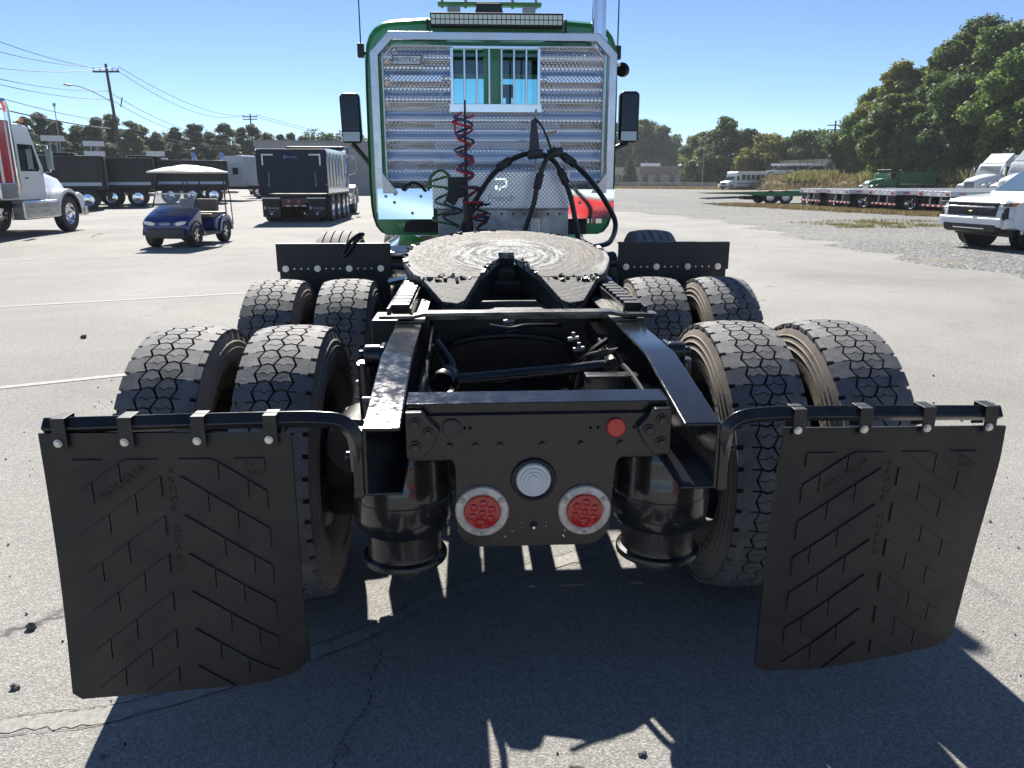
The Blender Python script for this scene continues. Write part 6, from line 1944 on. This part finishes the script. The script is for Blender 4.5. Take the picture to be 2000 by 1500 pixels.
for k, (x, y, h, lab) in enumerate(((42.6, 142, 8.2, 'grey street lamp post right of the low beige building'), (48.4, 140.2, 6.0, 'shorter grey post behind the shuttle bus'))):
    lp = thing('street_lamp', lab, 'street lamp', (x, y, gz(x, y)))
    MB().cyl((0, 0, 0), (0, 0, h), .12, .07, 8).build('lamp_post', STEEL, lp)
    MB().box((-.35, 0, h), (1.1, .3, .15)).build('lamp_head', STEEL, lp, bevel=.03)
    if k == 0:
        MB().tube(spline([(0, 0, h - .8), (-2.5, .2, h - 1.1), (-5, .3, h - .3), (-6.3, .3, h + .3)], 5), .05, 6).build('lamp_arm', STEEL, lp)
def wire(label, a, c, sag, r=.018, grp='overhead wires'):
    a, c = Vector(a), Vector(c)
    pts = [a.lerp(c, i / 16) - Vector((0, 0, 4 * sag * (i / 16) * (1 - i / 16))) for i in range(17)]
    tag(MB().tube(pts, r, 5).build('overhead_wire', WIRE), label, 'wire', grp)
def LWend(zp, z62, xp=-31.6, yp=71.8):
    return (xp + (-29.85 - xp) * 1.35, yp + (52.7 - yp) * 1.35, zp + (z62 - zp) * 1.35)
T1 = [(-32.5, 71.35, 10.75), (-32.0, 71.6, 10.8), (-31.1, 71.95, 10.85), (-30.65, 72.15, 10.9)]
LW = [('topmost', T1[0], LWend(10.75, 10.25), .35), ('second highest', T1[1], LWend(10.8, 9.6), .4), ('third highest', T1[2], LWend(10.2, 8.5), .5), ('fourth highest', (-31.6, 71.9, 8.9), LWend(8.9, 7.9), .4), ('fifth highest', (-31.6, 71.9, 8.2), LWend(8.2, 7.55), .4), ('second lowest', (-31.5, 71.9, 6.3), LWend(6.3, 6.6), .3), ('lowest and thickest', (-31.5, 71.9, 5.7), LWend(5.7, 5.9), .25)]
for k, (n_, a, c, sg_) in enumerate(LW):
    wire('%s overhead wire running left from the leaning pole' % n_, a, c, sg_, .045 if k == 6 else .022)
RW = [('topmost', T1[3], (-36.0, 138.7, 11.9), 1.6), ('second highest', T1[2], (-38.1, 138.2, 11.85), 1.9), ('third highest', (-31.5, 72, 8.7), (-37.1, 138.4, 9.6), 2.2), ('fourth highest', (-31.5, 72, 8.1), (-37.1, 138.4, 9.0), 2.2), ('second lowest', (-31.45, 72, 6.2), (-37.1, 138.4, 7.4), 1.2), ('lowest', (-31.45, 72, 5.8), (-37.1, 138.4, 7.0), 1.2)]
for k, (n_, a, c, sg_) in enumerate(RW):
    wire('%s overhead wire from the leaning pole towards the far pole' % n_, a, c, sg_, .025)
for k, z in enumerate((11.9, 11.5)):
    wire(('upper', 'lower')[k] + ' overhead wire running right from the far left pole', (-36.2, 138.7, z), (-8, 215, z - .5), 2., .035)
for k, (x, y, zs, lab) in enumerate(((-31.35, 66.4, (4.25, 3.45), 'pale double sign board on posts left of the leaning pole'), (-31.7, 60.7, (4.4,), 'pale sign board on post behind the white semi hood'), (-28.9, 72.9, (3.65,), 'pale single sign board right of the leaning pole'))):
    s_ = thing('road_sign', lab, 'sign', (x, y, 0), -25)
    MB().cyl((0, 0, 0), (0, 0, zs[0]), .05, n=8).cyl((.45, 0, 0), (.45, 0, zs[0]), .05, n=8).build('sign_post', STEEL, s_)
    for z in zs:
        MB().bb(-.55, 1.0, -.08, -.055, z - .2, z + .2).build('sign_board', pbr('pale_sign', (.55, .58, .62), .5), s_, bevel=.01)
fl2 = thing('light_mast', 'thin mast rising above the white semi truck and pines', 'mast', (-40.5, 80, 0))
MB().cyl((0, 0, 0), (0, 0, 8.4), .06, .04, 8).box((0, 0, 8.4), (.2, .2, .3)).build('mast_pole', STEEL, fl2)
for k, (x, y) in enumerate(((-22.1, 63.0), (-20.0, 63.4))):
    f_ = thing('feather_flag', ('blue and white feather flag above golf cart roof, left one', 'blue and white feather flag above golf cart roof, right one')[k], 'flag', (x, y, 0), -15)
    MB().cyl((0, 0, 0), (0, 0, 3.5), .025, n=6).build('flag_pole', STEEL, f_)
    MB().prism([(.02, 1.6), (.02, 3.5), (.25, 3.45), (.42, 2.9), (.38, 1.6)], 'y', -.012, .012).build('flag_cloth', pbr('flag_blue', (.10, .2, .6), .7, col2=(.6, .6, .65), nscale=2), f_)

# ================================================================== SMALL LOOSE STONES
STN = pbr('dark_stone', (.06, .06, .065), .8, col2=(.16, .155, .15), nscale=30)
sm = [rock_mesh(40 + k, 'stone', STN) for k in range(3)]
for k, (x, y, r, lab) in enumerate(((.29, .021, .010, 'dark stone in the lit patch near the bottom edge'), (-.548, .077, .016, 'grey stone in shadow by the asphalt crack, bottom edge'), (-1.757, .756, .017, 'dark stone on sunlit asphalt left of the left flap'), (-1.626, .415, .013, 'dark stone at lower left near the photo edge'), (-1.213, .093, .008, 'small stone at shadow edge below the left flap'), (1.62, .9, .009, 'small stone right of the right flap'), (-4.06, 6.04, .03, 'lone dark stone on asphalt left of the front tandem'), (.10, .16, .006, 'tiny stone at the top of the lit patch'))):
    o = obj('stone', sm[k % 3], None, (x, y, r * .5), (k, k * 2, k * 3))
    o.scale = (r * 1.3, r, r)
    tag(o, lab, 'stone', 'loose stones on the asphalt')
bt = MB()
gq = random.Random(77)
for k in range(420):
    x, y = gq.uniform(-3.2, 3.6), gq.uniform(-.3, 4.5)
    r = gq.uniform(.0015, .0045) * (1 + .25 * y)
    bt.box((x, y, r * .6), (r * 2, r * 1.5, r * 1.2), rotm(gq.random() * 3, gq.random() * 3, gq.random() * 3))
tag(bt.build('grit', pbr('loose_grit', (.2, .195, .18), .9, col2=(.05, .05, .05), nscale=2), smooth=0), 'fine loose grit scattered over the asphalt', 'grit', kind='stuff')

# ================================================================== HAZE
HZ = bpy.data.materials.new('thin_haze')
HZ.use_nodes = True
t = HZ.node_tree
t.nodes.clear()
vo_ = t.nodes.new('ShaderNodeVolumePrincipled')
vo_.inputs['Density'].default_value = .00034
vo_.inputs['Color'].default_value = (.86, .92, 1, 1)
vo_.inputs['Anisotropy'].default_value = .1
t.links.new(vo_.outputs[0], t.nodes.new('ShaderNodeOutputMaterial').inputs['Volume'])
tag(MB().bb(-760, 760, -110, 760, -4.5, 24).build('haze', HZ, smooth=0), 'thin pale haze filling the air over the lot', 'haze', kind='stuff')
